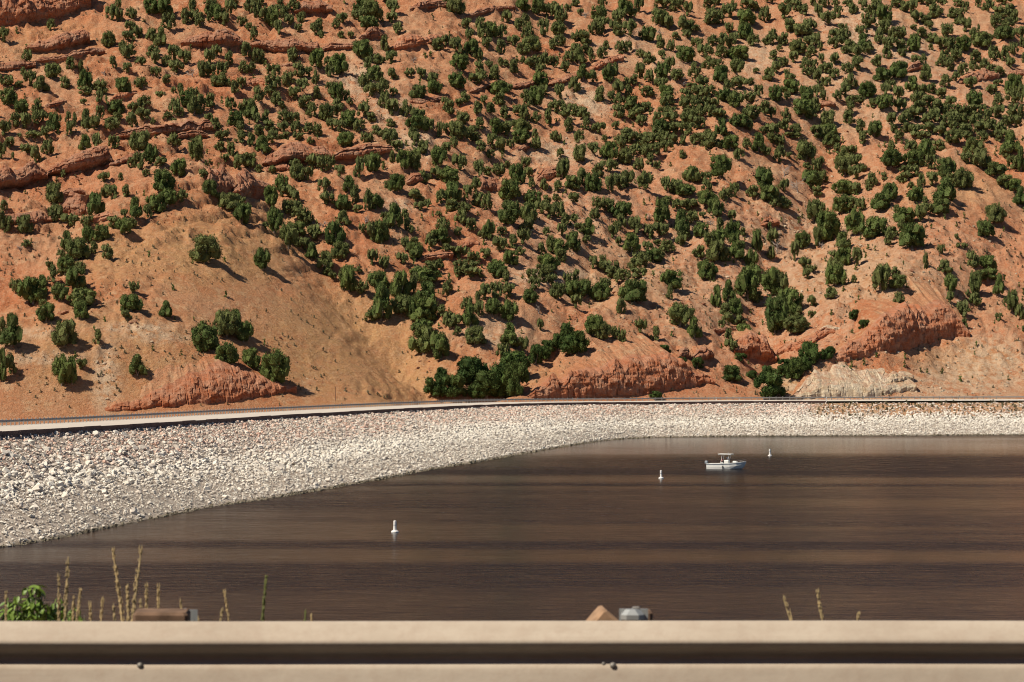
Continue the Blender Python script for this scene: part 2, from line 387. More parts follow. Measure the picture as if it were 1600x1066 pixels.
z = np.where(CC > 620, np.maximum(Z0(CC) + np.where(tt > 0, S1 * tt + .00006 * tt * tt, .45 * tt), -6.0), np.maximum(z, 1.5))
z = np.where(tt > 330, z - (tt - 330) * .06 - .00006 * (tt * tt - 330 ** 2), z)
up = sstep(0, 25, tt)
wx = XW + 5 * fbm(XW * .03, YY * .03, 91, 3); wy = YY + 5 * fbm(XW * .03, YY * .03, 92, 3)
GULLY = [([(700,604),(655,520),(600,480),(560,440),(500,385),(440,330),(385,285),(330,235),(290,180)], 15.0, 30),
         ([(770,606),(870,530),(960,440),(1040,395),(1080,330)], 7.0, 14), ([(1205,612),(1200,540),(1172,470),(1195,400),(1255,330),(1285,250),(1262,170)], 12.0, 22),
         ([(1640,330),(1560,275),(1480,228),(1400,200)], 4.5, 16), ([(-40,500),(50,420),(130,340),(160,280)], 4.0, 18),
         ([(560,440),(640,400),(740,330),(800,250),(830,150)], 1.2, 18), ([(1000,560),(1040,470),(1100,380)], 5.0, 11), ([(1480,560),(1540,430),(1590,350)], 4.0, 12), ([(620,500),(680,440),(720,390),(760,350)], 5.0, 11), ([(1090,430),(1150,360),(1180,300)], 3.0, 10), ([(1330,470),(1400,420),(1440,360)], 2.5, 9), ([(900,470),(930,400),(1000,350)], 3.0, 10)]
RIDGE = [([(300,312),(250,420),(200,530),(160,640)], 10.0, 36), ([(900,600),(960,520),(1090,420),(1170,290),(1150,180)], 8.0, 24), ([(1300,600),(1380,500),(1450,400),(1490,305)], 10, 26),
         ([(780,470),(850,390),(950,280)], 3.8, 16), ([(560,330),(620,250),(650,150)], 2.0, 18)]
for pts, dep, w in GULLY:
    d, u = poly_dist(wx, wy, pts); z = z - up * dep * np.exp(-np.sqrt((d / w) ** 2 + .02) * 1.3) * sstep(1.02, .8, u)
for pts, dep, w in RIDGE:
    d, u = poly_dist(wx, wy, pts); z = z + up * dep * np.exp(-(d / w) ** 2)
smooth_spur = np.clip(np.exp(-((CC - 430) / 200) ** 2 * 1.2) * sstep(130, 60, tt), 0, 1)
amp = up * (1 - .75 * smooth_spur)
z = z + amp * (3.2 * fbm(XW * .022, YY * .02, 1, 3) + 1.1 * fbm(wx * .09, wy * .07, 2, 3) + .42 * fbm(wx * .35, wy * .3, 3, 3) + .16 * fbm(XW * 1.1, YY * .9, 4, 2))
z = z - amp * .7 * np.maximum(0, .25 - np.abs(fbm(wx * .10, wy * .025, 8, 3))) * 4         # rills down the slope
# bedded sandstone: the upper left steps up in ledges, weaker to the right
zs = z + 1.3 * fbm(XW * .03, YY * .03, 21, 3) - .06 * XW
h = 5.2; fr = zs / h - np.floor(zs / h)
step = h * (np.floor(zs / h) + sstep(.30, .42, fr) * .55 + .45 * fr) - zs
bed = sstep(75, 130, tt) * np.clip(1.05 - CC / 1250, .18, 1) * sstep(.36, .60, .5 + .5 * fbm(XW * .025, YY * .05, 33, 3))
z = z + .95 * bed * step
h2 = 1.7; zs2 = z + .5 * fbm(XW * .07, YY * .07, 23, 3) - .05 * XW; fr = zs2 / h2 - np.floor(zs2 / h2)
bed2 = up * np.clip(bed * .8 + .35 * sstep(.55, .7, .5 + .5 * fbm(XW * .03, YY * .03, 37, 3)), 0, 1) * (1 - smooth_spur)
z = z + bed2 * (h2 * (np.floor(zs2 / h2) + sstep(.3, .5, fr) * .6 + .4 * fr) - zs2)
rk = up * (1 - .85 * smooth_spur)
rg1 = 1 - np.abs(fbm(wx * .16, wy * .16, 41, 4)) * 2.2; rg2 = 1 - np.abs(fbm(XW * .5, YY * .42, 43, 3)) * 2
z = z + rk * (.75 * rg1 + .34 * rg2)
knob = np.maximum(0, fbm(XW * .11, YY * .13, 47, 4) - .16); z = z + rk * 4.2 * knob * (.55 + .9 * vnoise(XW * .6, YY * .6, 48))
z = z + up * .11 * fbm(XW * 1.6, YY * 1.3, 49, 2)
ZT = z
def spots(lst):
    a = np.zeros(CC.shape); v = HY - F * (ZT - HC) / YY
    for px, py, rx, ry, k in lst: a = np.maximum(a, k * np.exp(-(((CC - px) / rx) ** 2 + ((v - py) / ry) ** 2) ** 1.5))
    return np.clip(a, 0, 1)
PALE = [(1545,575,90,60,.8),(1470,600,60,40,.7),(1250,430,330,150,.5),(1400,130,260,110,.45),(900,330,160,110,.4),(1300,606,95,34,1),(1350,45,70,55,.8),(1425,85,45,45,.8),(560,125,45,28,.9),(610,170,40,40,.7),(915,160,45,28,.9),(870,238,70,24,.8),(1180,90,40,40,.7),(650,225,40,30,.8),(625,322,26,12,1),(860,432,80,16,.9),
        (165,590,22,60,.9),(215,512,60,9,.9),(70,560,70,12,.7),(250,525,60,12,.7),(1500,612,110,30,.7),(1240,350,50,26,.7),(1050,110,30,30,.6),(990,60,40,40,.5),(770,520,60,30,.6),(1300,30,60,40,.6),(480,610,12,20,.3),(1440,620,50,12,.8),(60,520,60,8,.6)]
ORNG = [(280,612,120,30,1),(960,600,170,34,1),(1370,525,140,55,1),(740,405,80,40,.8),(545,380,45,70,.8),(1520,400,130,110,.6),(1020,320,70,40,.8),(1130,430,100,70,.7),(1180,540,90,40,1),(1580,265,60,26,.9),(60,30,120,40,.8),(90,280,130,35,.6),(340,140,50,60,.7),(700,390,60,30,.8),(40,450,60,40,.5),(860,330,90,60,.5),(1460,150,60,30,.6),(360,340,40,40,.7)]
GRAS = [(530,540,170,110,1),(340,390,150,75,1),(200,400,90,50,.9),(180,560,190,90,.75),(620,590,90,60,1),(1480,300,90,35,.6),(860,590,60,30,.6),(1340,430,110,60,.45),(80,60,90,40,.5),(1000,440,100,40,.4),(1240,590,60,30,.8),(1500,560,110,30,.6)]
hill = obj('hillside', mesh_np('hillside', np.stack([XW, YY, ZT], -1).reshape(-1, 3), grid_faces(*CC.shape), M['hill'], True,
           {'pale': spots(PALE).ravel(), 'orange': spots(ORNG).ravel(), 'grass': spots(GRAS).ravel()}), None, 'structure')
KE = (ZT - HC) / YY
def hit(x, y):
    """first point of the hillside met by the sight line through photo pixel x, y"""
    k = (HY - y) / F; f = np.interp(x, CT, np.arange(len(CT))); i = min(int(f), len(CT) - 2); f -= i
    e = KE[i] * (1 - f) + KE[i + 1] * f; j = int(np.argmax(e >= k))
    if e[j] < k: j = len(YR) - 1
    if j > 0:
        g = (k - e[j - 1]) / max(e[j] - e[j - 1], 1e-9); D = YR[j - 1] + (YR[j] - YR[j - 1]) * min(max(g, 0), 1)
    else: D = YR[0]
    return Vector(((x - CX) / F * D, D, HC + k * D))
def zterr(X, Y):
    x = CX + F * X / Y; f = np.interp(x, CT, np.arange(len(CT))); g = np.interp(Y, YR, np.arange(len(YR)))
    i = np.minimum(f.astype(int), len(CT) - 2); j = np.minimum(g.astype(int), len(YR) - 2); f = f - i; g = g - j
    return (ZT[i, j] * (1 - f) + ZT[i + 1, j] * f) * (1 - g) + (ZT[i, j + 1] * (1 - f) + ZT[i + 1, j + 1] * f) * g

# rock bands: bedded ledges, cliffs and road cuts standing out of the hillside.  (photo x, photo y of foot, height in photo px)
def rock_band(pts, mat='rock', lip=.5, lean=.15, seed=0, rough=1.0, beds=5, name='rock_ledge'):
    xs = np.array([p[0] for p in pts], float); n = max(8, int((xs[-1] - xs[0]) / 1.3)); u = np.linspace(xs[0], xs[-1], n)
    v = np.interp(u, xs, [p[1] for p in pts]); hp = np.interp(u, xs, [p[2] for p in pts])
    B = np.array([hit(a, b) for a, b in zip(u, v)]); D = B[:, 1].copy()
    pad = 6
    for _ in range(int(14 + n * 1.5)):
        E = np.pad(D, 1, mode='edge'); D = (E[:-2] + E[1:-1] * 2 + E[2:]) / 4
    k = (HY - v) / F; B = np.stack([(u - CX) / F * D, D, HC + k * D], -1)
    t = np.gradient(B[:, :2], axis=0); t /= np.linalg.norm(t, axis=1)[:, None] + 1e-9
    fn = np.stack([t[:, 1], -t[:, 0]], -1); fn = fn * .6 + np.array([0, -.7]); fn /= np.linalg.norm(fn, axis=1)[:, None]
    sl = np.concatenate([[0], np.cumsum(np.linalg.norm(np.diff(B[:, :2], axis=0), axis=1))])
    H = hp * D / F * (1 + .42 * fbm(sl * .30, sl * 0, seed + 3, 3)); H = np.maximum(H, .15)
    m = 24; V = []; 
    for j in range(m):
        w = j / (m - 1); zz = H * w - 3.0 * (1 - w) ** 6
        layer = np.floor(w * beds + .35 * fbm(sl * .07, sl * 0 + w, seed, 2))
        lay = (hash2(layer + seed * 7, layer * 0 + 3, seed) - .35) * lip
        prof = lip * (2.0 * sstep(.10, .40, w) * (1 - .45 * sstep(.5, 1, w)) - .85) - lean * H * w - .22 * H * w ** 3
        q1 = fbm(sl * .20 + 7, w * H * .33, seed + 5, 3); bd = np.floor(w * H / 1.25 + .5 * fbm(sl * .05, sl * 0, seed + 2, 2)); jx = sl / 2.3 + hash2(bd, bd * 0, seed + 4) * 3 + .5 * fbm(sl * .3, bd, seed + 12, 2); bk = hash2(np.floor(jx), bd, seed + 1); gap = np.minimum(jx - np.floor(jx), 1 - (jx - np.floor(jx)))
        q1 = .4 * q1 + .62 * (bk - .5) - .45 * np.maximum(0, .10 - gap) / .10
        nz = rough * (1.25 * q1 + .55 * fbm(sl * .8, w * H * 1.1, seed + 6, 3) - .8 * np.maximum(0, .12 - np.abs(fbm(sl * .16, w * .6 + sl * 0, seed + 9, 2))) * 5)
        o = (prof + lay * min(1, w * 3) + nz) * np.minimum(1, H / 1.6)
        if j == m - 1: o = o - .25 * lip
        V.append(np.stack([B[:, 0] + fn[:, 0] * o, B[:, 1] + fn[:, 1] * o, B[:, 2] + zz], -1))
    top = V[-1]; soft = np.concatenate([top, H[:, None], fn], 1)
    for _ in range(90):
        E = np.pad(soft, ((1, 1), (0, 0)), mode='edge'); soft = (E[:-2] + E[1:-1] * 2 + E[2:]) / 4
    Hs, fs = soft[:, 3], soft[:, 4:6]; soft = soft[:, :3]
    top0 = top
    for q in (.06, .16, .32, .52, .75, 1.0):
        top = top0 * (1 - min(1, q * 7)) + soft * min(1, q * 7)
        Lb = (Hs / S1 + 2.5) * q; X = top[:, 0] - fs[:, 0] * Lb; Y = top[:, 1] - fs[:, 1] * Lb
        if q == .06: X1 = soft[:, 0] - fs[:, 0] * (Hs / S1 + 2.5); Y1 = soft[:, 1] - fs[:, 1] * (Hs / S1 + 2.5); ze = zterr(X1, Y1) - 1.4
        V.append(np.stack([X, Y, top[:, 2] + (ze - top[:, 2]) * q + (.9 * fbm(X * .25, Y * .25, seed + 8, 3) + .3 * fbm(X * .9, Y * .9, seed + 9, 2)) * (q < .9)], -1))
    A = np.stack(V, 1)
    c = np.concatenate([A.reshape(-1, 3)]); f = grid_faces(n, A.shape[1])[:, ::-1]
    me = mesh_np(name, c, f, M[mat], False); me.materials.append(M['hill'])
    R_ = A.shape[1] - 1; mi = np.zeros(len(f), np.int32); mi[(np.arange(len(f)) % R_) >= m + 1] = 1   # soil lies on the top
    if len(me.polygons) == len(mi): me.polygons.foreach_set('material_index', mi)
    return obj(name, me, hill)
BANDS = [  # points, material, lip, lean
 ([(-30,40,30),(0,38,40),(30,36,36),(62,32,34),(95,26,26),(122,18,30),(142,4,24)],'rock_orange',1.0,.1),
 ([(40,78,5),(70,82,12),(100,76,18),(125,70,18),(141,64,10)],'rock',.9,.1), ([(55,98,4),(80,96,7),(112,91,9),(145,86,9),(165,82,4)],'rock',.5,.1),
 ([(-20,110,8),(10,110,11),(34,108,9),(56,103,4)],'rock',.5,.2), ([(283,70,4),(300,72,16),(322,74,24),(345,72,22),(365,72,14),(380,70,5)],'rock',.9,.05),
 ([(376,74,4),(400,74,8),(430,82,16),(462,80,16),(496,82,14),(502,84,4)],'rock',1.0,.05), ([(500,82,4),(515,78,8),(540,76,8),(560,74,3)],'rock',.6,.05),
 ([(612,78,6),(630,78,16),(650,74,17),(664,72,10),(690,64,8),(700,60,3)],'rock_orange',.6,.15), ([(560,62,3),(575,60,12),(592,58,12),(604,60,3)],'rock',.6,.1),
 ([(460,20,4),(475,19,11),(500,20,16),(520,18,8)],'rock',1.1,0.0), ([(640,18,4),(660,14,9),(690,12,9),(705,8,4)],'rock',.5,.1), ([(722,30,3),(735,27,6),(755,22,7),(775,16,4),(805,13,3)],'rock',.5,.1),
 ([(176,216,3),(200,216,9),(240,212,13),(272,208,13),(300,207,16),(325,205,14),(338,200,5)],'rock',1.1,.0), ([(258,218,2),(280,216,6),(310,214,9),(326,214,4)],'rock',.7,.0),
 ([(-20,296,16),(0,295,24),(30,292,24),(55,286,22),(76,278,10)],'rock',1.3,.0), ([(68,276,6),(90,272,18),(120,268,20),(150,262,22),(168,256,20),(176,254,5)],'rock',1.3,.05),
 ([(165,262,3),(190,256,8),(215,250,14),(236,244,5)],'rock',.6,.1), ([(410,258,5),(430,260,16),(455,256,24),(475,254,22),(500,250,16),(522,248,8)],'rock',1.2,.05),
 ([(516,252,5),(540,250,14),(570,246,16),(595,242,14),(614,236,5)],'rock',1.1,.05), ([(415,268,3),(430,268,7),(448,266,8),(455,265,3)],'rock',.6,.1),
 ([(318,300,6),(330,302,24),(345,302,34),(358,300,30),(368,298,10)],'rock',.6,.45), ([(364,304,6),(380,310,26),(398,308,34),(412,304,26),(424,300,8)],'rock',.6,.45),
 ([(90,338,6),(102,337,24),(118,336,26),(130,335,20),(138,333,6)],'rock',.5,.4), ([(96,306,4),(110,306,10),(124,305,12),(134,304,4)],'rock',.8,.05),
 ([(-20,354,8),(10,352,14),(40,352,16),(65,348,14),(82,344,4)],'rock',.5,.35), ([(140,348,3),(150,348,10),(165,346,11),(178,342,3)],'rock_orange',.4,.3),
 ([(734,146,3),(748,143,6),(764,138,8),(772,134,3)],'rock',.6,.1), ([(796,139,3),(815,138,8),(835,132,7),(858,126,4)],'rock',.7,.0), ([(855,134,3),(872,131,7),(890,128,9),(902,122,4)],'rock',.9,.0),
 ([(922,113,4),(938,106,10),(955,100,11),(975,92,6)],'rock_orange',.4,.3), ([(640,160,3),(660,163,5),(690,158,5),(700,154,2)],'rock',.4,.1), ([(800,234,3),(812,236,5),(828,230,5),(840,226,2)],'rock',.5,.0),
 ([(748,300,4),(760,298,18),(775,297,22),(788,298,8)],'rock',.4,.5), ([(838,284,4),(850,282,16),(866,280,18),(880,274,6)],'rock',.5,.3), ([(635,288,4),(645,289,12),(656,285,10),(662,282,3)],'rock',.7,.0),
 ([(652,412,4),(668,408,10),(690,406,12),(708,400,5)],'rock_orange',.7,.05), ([(712,388,3),(722,390,10),(738,386,12),(748,382,4)],'rock_orange',.4,.4),
 ([(1416,113,3),(1424,112,9),(1436,110,10),(1442,106,3)],'rock',.8,.0), ([(1498,132,4),(1520,130,12),(1545,126,14),(1562,120,6)],'rock',.4,.5), ([(1575,122,4),(1590,120,7),(1610,117,7)],'rock',.5,.1),
 ([(1188,354,3),(1198,355,11),(1210,354,14),(1218,350,5)],'rock_orange',.5,.2), ([(1275,376,3),(1295,374,6),(1310,372,3)],'rock',.4,.1), ([(1272,168,3),(1284,168,7),(1300,166,6),(1306,164,2)],'rock',.7,.0),
 ([(822,624,4),(845,624,16),(870,623,30),(900,623,38),(940,622,44),(975,621,50),(1008,618,56),(1035,616,58),(1056,612,56),(1075,606,36),(1095,602,20),(1118,598,6)],'rock_orange',.4,.22),
 ([(1058,562,4),(1064,561,14),(1074,560,15),(1080,558,4)],'rock',.7,.0), ([(1080,564,4),(1090,566,18),(1104,564,24),(1112,560,16),(1116,556,4)],'rock',1.1,.0),
 ([(1112,520,3),(1130,518,5),(1150,516,4)],'rock',.4,.0), ([(1146,552,5),(1156,556,22),(1168,560,34),(1185,566,50),(1200,570,46),(1210,566,14),(1214,562,5)],'rock_orange',1.0,.05),
 ([(1210,556,4),(1222,552,18),(1240,552,18),(1265,540,14),(1290,526,14),(1305,520,4)],'rock_orange',.4,.5), ([(1276,522,3),(1288,520,12),(1300,519,10),(1312,515,3)],'rock_pale',.3,.5),
 ([(1298,568,5),(1315,566,16),(1340,563,32),(1366,560,50),(1390,558,62),(1415,550,64),(1440,540,58),(1466,532,50),(1490,529,46),(1506,526,22),(1516,524,5)],'rock_orange',.25,.22),
 ([(1234,624,4),(1255,625,20),(1275,626,40),(1305,626,50),(1340,626,48),(1375,624,42),(1400,620,34),(1420,612,22),(1432,606,5)],'rock_pale',.5,.85),
 ([(1365,604,3),(1380,606,12),(1400,604,18),(1420,596,14),(1428,590,3)],'rock_pale',.7,.1),
 ([(160,644,3),(200,642,12),(240,640,24),(280,638,38),(320,635,48),(355,633,52),(390,630,50),(418,622,34),(440,614,14),(464,608,4)],'rock_orange',.4,.55),
 ([(330,624,3),(350,624,9),(380,620,12),(410,616,5)],'rock_orange',.6,.1), ([(88,492,2),(98,491,5),(108,489,4)],'rock_orange',.4,.1), ([(560,136,3),(578,134,6),(596,132,5),(602,130,2)],'rock_pale',.4,.2),
 ([(440,104,3),(450,104,5),(460,103,3)],'rock',.4,.1), ([(376,134,3),(388,134,9),(402,133,10),(414,132,3)],'rock_orange',.3,.4), ([(70,168,3),(85,166,6),(105,160,3)],'rock',.4,.1), ([(172,158,3),(185,154,6),(200,150,5),(212,146,2)],'rock_orange',.4,.1)]
for i, (pts, mat, lip, lean) in enumerate(BANDS):
    if pts[0][1] < 360: pts = [(a, b + .1 * c, c * 1.35) for a, b, c in pts]; lip *= 1.25
    rock_band(pts, mat, lip, lean, seed=100 + i * 13, rough=.45 if lean > .8 else .75)

# ------------------------------------------------------------------ junipers
def ico(sub):
    import bmesh
    bm = bmesh.new(); bmesh.ops.create_icosphere(bm, subdivisions=sub, radius=1)
    v = np.array([tuple(p.co) for p in bm.verts]); f = np.array([[q.index for q in p.verts] for p in bm.faces]); bm.free(); return v, f
ICO = {1: ico(1), 2: ico(2)}
def crown_np(seed, style, nl, nleaf, sub, leaf=.085, fat=1.0):
    """a crown of height 1 and width 1: lobes with a dark inner body and leaf sprays standing off it"""
    r = np.random.default_rng(seed); VV = []; FF = []; TN = []; FK = []; n0 = 0; iv, if_ = ICO[sub]
    for k in range(nl):
        h = r.uniform(.10, .93) if k > 2 else (.12, .5, .86)[k]
        if style == 'round': R_ = .5 * math.sqrt(max(.05, 1 - ((h - .45) / .62) ** 2))
        elif style == 'cone': R_ = .5 * (1.0 - .80 * max(0, (h - .12) / .88) ** 1.1) * min(1, .55 + h * 3)
        elif style == 'broad': R_ = .5 * (1 - .35 * abs(h - .5)) * (1 if h < .75 else .75)
        else: R_ = .5 * min(1, .45 + h * 1.3) * math.sqrt(max(.08, 1 - max(0, (h - .5) / .55) ** 2))
        a = k * 2.4 + r.uniform(-.5, .5); q = R_ * r.uniform(.30, 1.0) ** .8 if k > 2 else R_ * .15
        s = fat * r.uniform(.085, .17) * (1.12 if style == 'round' else 1); sx = s; sz = s * r.uniform(1.1, 1.9)
        c = np.array([math.cos(a) * q, math.sin(a) * q, min(max(h, sz * .75), 1 - sz * .8)])
        dis = 1 + .22 * r.standard_normal((len(iv), 1)); v = iv * dis * np.array([sx, sx, sz]) * .86 + c
        VV.append(v); FF.append(if_ + n0); n0 += len(v); tone = r.uniform(0, 1); TN.append(np.full(len(v), tone)); FK.append(np.zeros(len(v)))
        d = r.standard_normal((nleaf, 3)); d[:, 2] += .25; d /= np.linalg.norm(d, axis=1)[:, None]
        p = c + d * np.array([sx, sx, sz]) * r.uniform(.70, 1.10, (nleaf, 1))
        tip = d * .75 + np.array([0, 0, .6]) + .4 * r.standard_normal((nleaf, 3)); tip /= np.linalg.norm(tip, axis=1)[:, None]
        sd = np.cross(tip, r.standard_normal((nleaf, 3))); sd /= np.linalg.norm(sd, axis=1)[:, None] + 1e-6
        L = leaf * r.uniform(.6, 1.35, (nleaf, 1))
        tri = np.stack([p - sd * L * .38, p + sd * L * .38, p + tip * L], 1).reshape(-1, 3)
        VV.append(tri); FF.append(np.arange(nleaf * 3).reshape(-1, 3) + n0); n0 += nleaf * 3
        TN.append(np.repeat(np.clip(tone + r.uniform(-.3, .3, nleaf), 0, 1), 3)); FK.append(np.repeat((r.uniform(0, 1, nleaf) < .06) * .6, 3))
    v = np.concatenate(VV); v[:, 2] = np.maximum(v[:, 2], .015 * r.uniform(0, 2, len(v)))
    return v, np.concatenate(FF), np.concatenate(TN), np.concatenate(FK)
def trunk_mesh(seed):
    r = random.Random(seed); m = MB()
    for k in range(4):
        a = k * 1.6 + r.uniform(-.4, .4); b = r.uniform(.12, .3)
        m.tube([(0, 0, -.16), (.02 * math.cos(a), .02 * math.sin(a), .08), (b * .5 * math.cos(a), b * .5 * math.sin(a), .32), (b * math.cos(a), b * math.sin(a), r.uniform(.55, .75))], [.045, .036, .022, .009], 6)
    return m.mesh('trunk', M['bark'])
STY = ['round', 'round', 'upright', 'cone', 'broad', 'round', 'broad', 'upright']
HI = []
for i, st in enumerate(STY):
    v, f, tn, fk = crown_np(40 + i, st, 30 if st != 'cone' else 24, 115, 1, .052, 1.12)
    HI.append((mesh_np('crown', v, f, M['juniper'], False, {'tone': tn, 'fleck': fk}), trunk_mesh(i)))
LO = [crown_np(80 + i, st, 15, 42, 1, .080, 1.28) for i, st in enumerate(STY)]

TILES = {}
TILES[(0,0)] = "39 24 7 8;3 33 9 10;21 48 8 9;84 37 11 12;87 16 8 11;92 17 6 10;92 7 5 9;103 15 9 9;118 11 11 12;128 13 12 14;131 23 10 11;119 33 9 11;125 36 10 14;102 25 8 8;107 30 6 9;100 32 9 8;95 40 6 8;99 46 10 11;110 51 9 7;119 44 10 8;121 50 8 9;136 47 10 11;144 50 8 11;129 52 8 8;137 57 9 9;122 60 8 7;129 65 7 7;144 19 9 11;150 12 9 12;155 21 8 10;150 17 8 8;157 60 7 12;88 53 6 9;99 57 7 8;55 54 9 9;40 61 12 11;63 57 6 10;66 68 10 13;67 74 11 7;80 73 9 10;74 70 5 6;77 80 6 8;51 69 7 10;24 67 9 11;18 59 5 6;32 71 12 11;6 67 8 8;1 66 4 7;14 68 6 5;7 82 12 13;96 73 11 12;109 69 9 9;125 76 6 5;111 84 11 9;104 87 7 7;111 94 9 9;103 99 9 10;90 89 12 10;91 94 10 6;87 102 10 10;65 81 5 4;78 92 6 9;67 101 9 15;74 101 8 10;53 95 5 8;58 97 4 8;55 105 8 9;42 102 10 13;16 89 11 11;28 88 8 10;12 99 8 11;20 100 9 10;27 97 8 10;33 95 6 8;3 106 9 10;36 108 9 9;26 108 11 6;15 107 4 3;136 88 9 11;130 93 8 6;139 91 8 8;134 97 6 5;140 75 8 10;145 83 10 12;151 89 11 14;156 87 8 12;135 73 4 5;150 77 8 9;119 97 4 5"
TILES[(320,0)] = "5 12 10 12;10 16 10 12;15 20 8 9;3 17 6 8;20 11 8 10;22 4 8 6;34 9 9 9;40 14 8 12;41 5 8 6;47 18 9 11;53 22 10 14;57 27 7 11;55 13 9 9;62 15 8 9;66 20 8 9;59 6 7 7;69 9 9 10;75 18 7 8;73 25 6 6;34 24 6 6;38 32 6 10;29 20 8 7;86 28 8 9;89 25 9 10;91 30 5 6;102 22 6 7;107 18 7 8;106 30 6 6;114 30 5 5;122 10 11 12;128 14 12 13;120 17 9 9;127 22 13 9;135 17 10 11;146 11 9 10;145 18 8 8;150 27 8 9;142 2 12 4;32 44 9 10;29 39 4 5;44 50 9 10;39 49 7 10;68 49 9 11;87 53 10 14;104 58 13 15;97 60 6 8;95 51 6 7;123 46 14 14;140 40 9 11;145 50 10 10;135 50 9 8;127 53 8 8;4 50 10 11;9 44 6 8;3 60 9 10;19 51 9 10;14 60 9 11;12 68 13 9;30 57 8 9;36 57 6 8;53 60 11 10;53 69 11 10;64 68 9 12;74 60 9 12;81 60 6 8;86 66 6 10;23 73 9 9;28 69 7 8;42 79 8 12;50 75 9 8;55 82 8 9;60 86 6 7;70 78 10 10;76 70 9 8;77 84 10 10;83 91 9 10;87 77 8 9;98 74 8 9;103 78 9 13;104 86 9 8;110 78 6 7;113 82 5 5;124 69 9 12;132 64 11 12;130 75 10 10;139 74 9 12;146 62 7 8;140 84 9 11;147 75 5 6;145 90 10 11;156 91 8 11;158 60 5 5;124 91 9 10;130 95 8 8;145 99 8 7;4 84 9 12;20 85 9 9;31 88 10 11;36 92 12 14;40 96 7 8;94 94 11 13;102 90 10 8;112 99 12 12;119 103 9 9;105 103 8 9;99 101 7 8;47 96 6 10;51 102 9 8;63 96 11 10;68 97 9 9;71 104 9 9;61 103 8 7;8 102 9 10;3 95 6 6;24 98 12 11;27 104 10 9;42 106 9 8;53 108 7 7;81 104 8 8;88 106 9 9;134 105 7 8;142 108 9 8;126 108 7 4"
TILES[(640,0)] = "31 7 10 8;36 11 12 12;88 9 11 11;100 11 10 12;100 4 7 5;107 13 9 10;114 16 9 12;118 19 9 10;113 6 6 5;116 27 12 10;118 36 9 8;112 39 8 9;129 5 7 6;123 9 5 5;133 12 5 5;150 6 7 8;147 16 11 11;150 24 11 9;143 27 8 9;148 27 9 9;159 26 6 10;76 18 7 9;85 24 9 9;90 20 8 8;104 28 9 12;44 23 8 8;54 22 8 9;57 31 9 12;64 30 10 12;71 30 8 10;60 38 9 8;81 36 8 8;86 42 5 8;92 33 9 12;95 40 13 11;90 43 7 6;93 26 7 8;47 33 7 9;49 43 11 12;54 48 8 10;22 39 9 10;28 36 6 8;21 34 6 4;36 42 9 12;43 46 6 7;71 42 7 11;129 33 7 7;136 35 10 11;133 29 6 6;153 38 6 6;149 46 8 9;129 42 8 8;132 50 11 12;124 49 9 9;121 56 8 8;141 48 8 10;137 42 8 7;39 55 13 12;37 69 12 12;55 58 7 10;53 65 12 8;57 62 6 7;66 62 10 11;71 52 7 7;62 54 6 6;81 57 9 10;75 52 6 5;88 49 5 5;94 53 8 8;100 52 8 8;106 50 6 8;112 52 8 8;101 60 8 10;102 68 11 11;103 75 9 8;129 72 9 11;135 62 11 11;143 64 7 9;156 64 11 13;148 79 10 11;18 66 8 9;19 74 11 11;7 78 11 11;9 61 6 8;2 58 5 5;43 80 8 9;38 83 6 6;70 74 12 10;70 82 9 9;76 72 8 7;65 70 5 4;117 77 8 10;90 77 9 7;98 82 12 14;92 83 8 7;31 89 8 12;28 83 5 7;53 89 9 9;58 82 6 7;63 88 8 8;74 93 9 10;86 91 9 9;90 94 8 8;83 87 5 5;114 88 9 10;121 91 10 10;127 90 8 9;132 91 8 8;136 93 10 9;137 101 9 9;124 103 10 11;98 96 7 9;108 97 8 11;6 94 11 9;6 102 14 12;14 102 9 9;3 108 8 8;42 97 11 10;23 107 5 12;28 104 5 8;37 107 12 12;45 108 8 8;54 101 11 9;49 105 6 6;67 105 10 12;75 106 11 10;87 105 12 12;147 104 9 8;98 108 5 7;111 108 8 5;157 80 6 8"
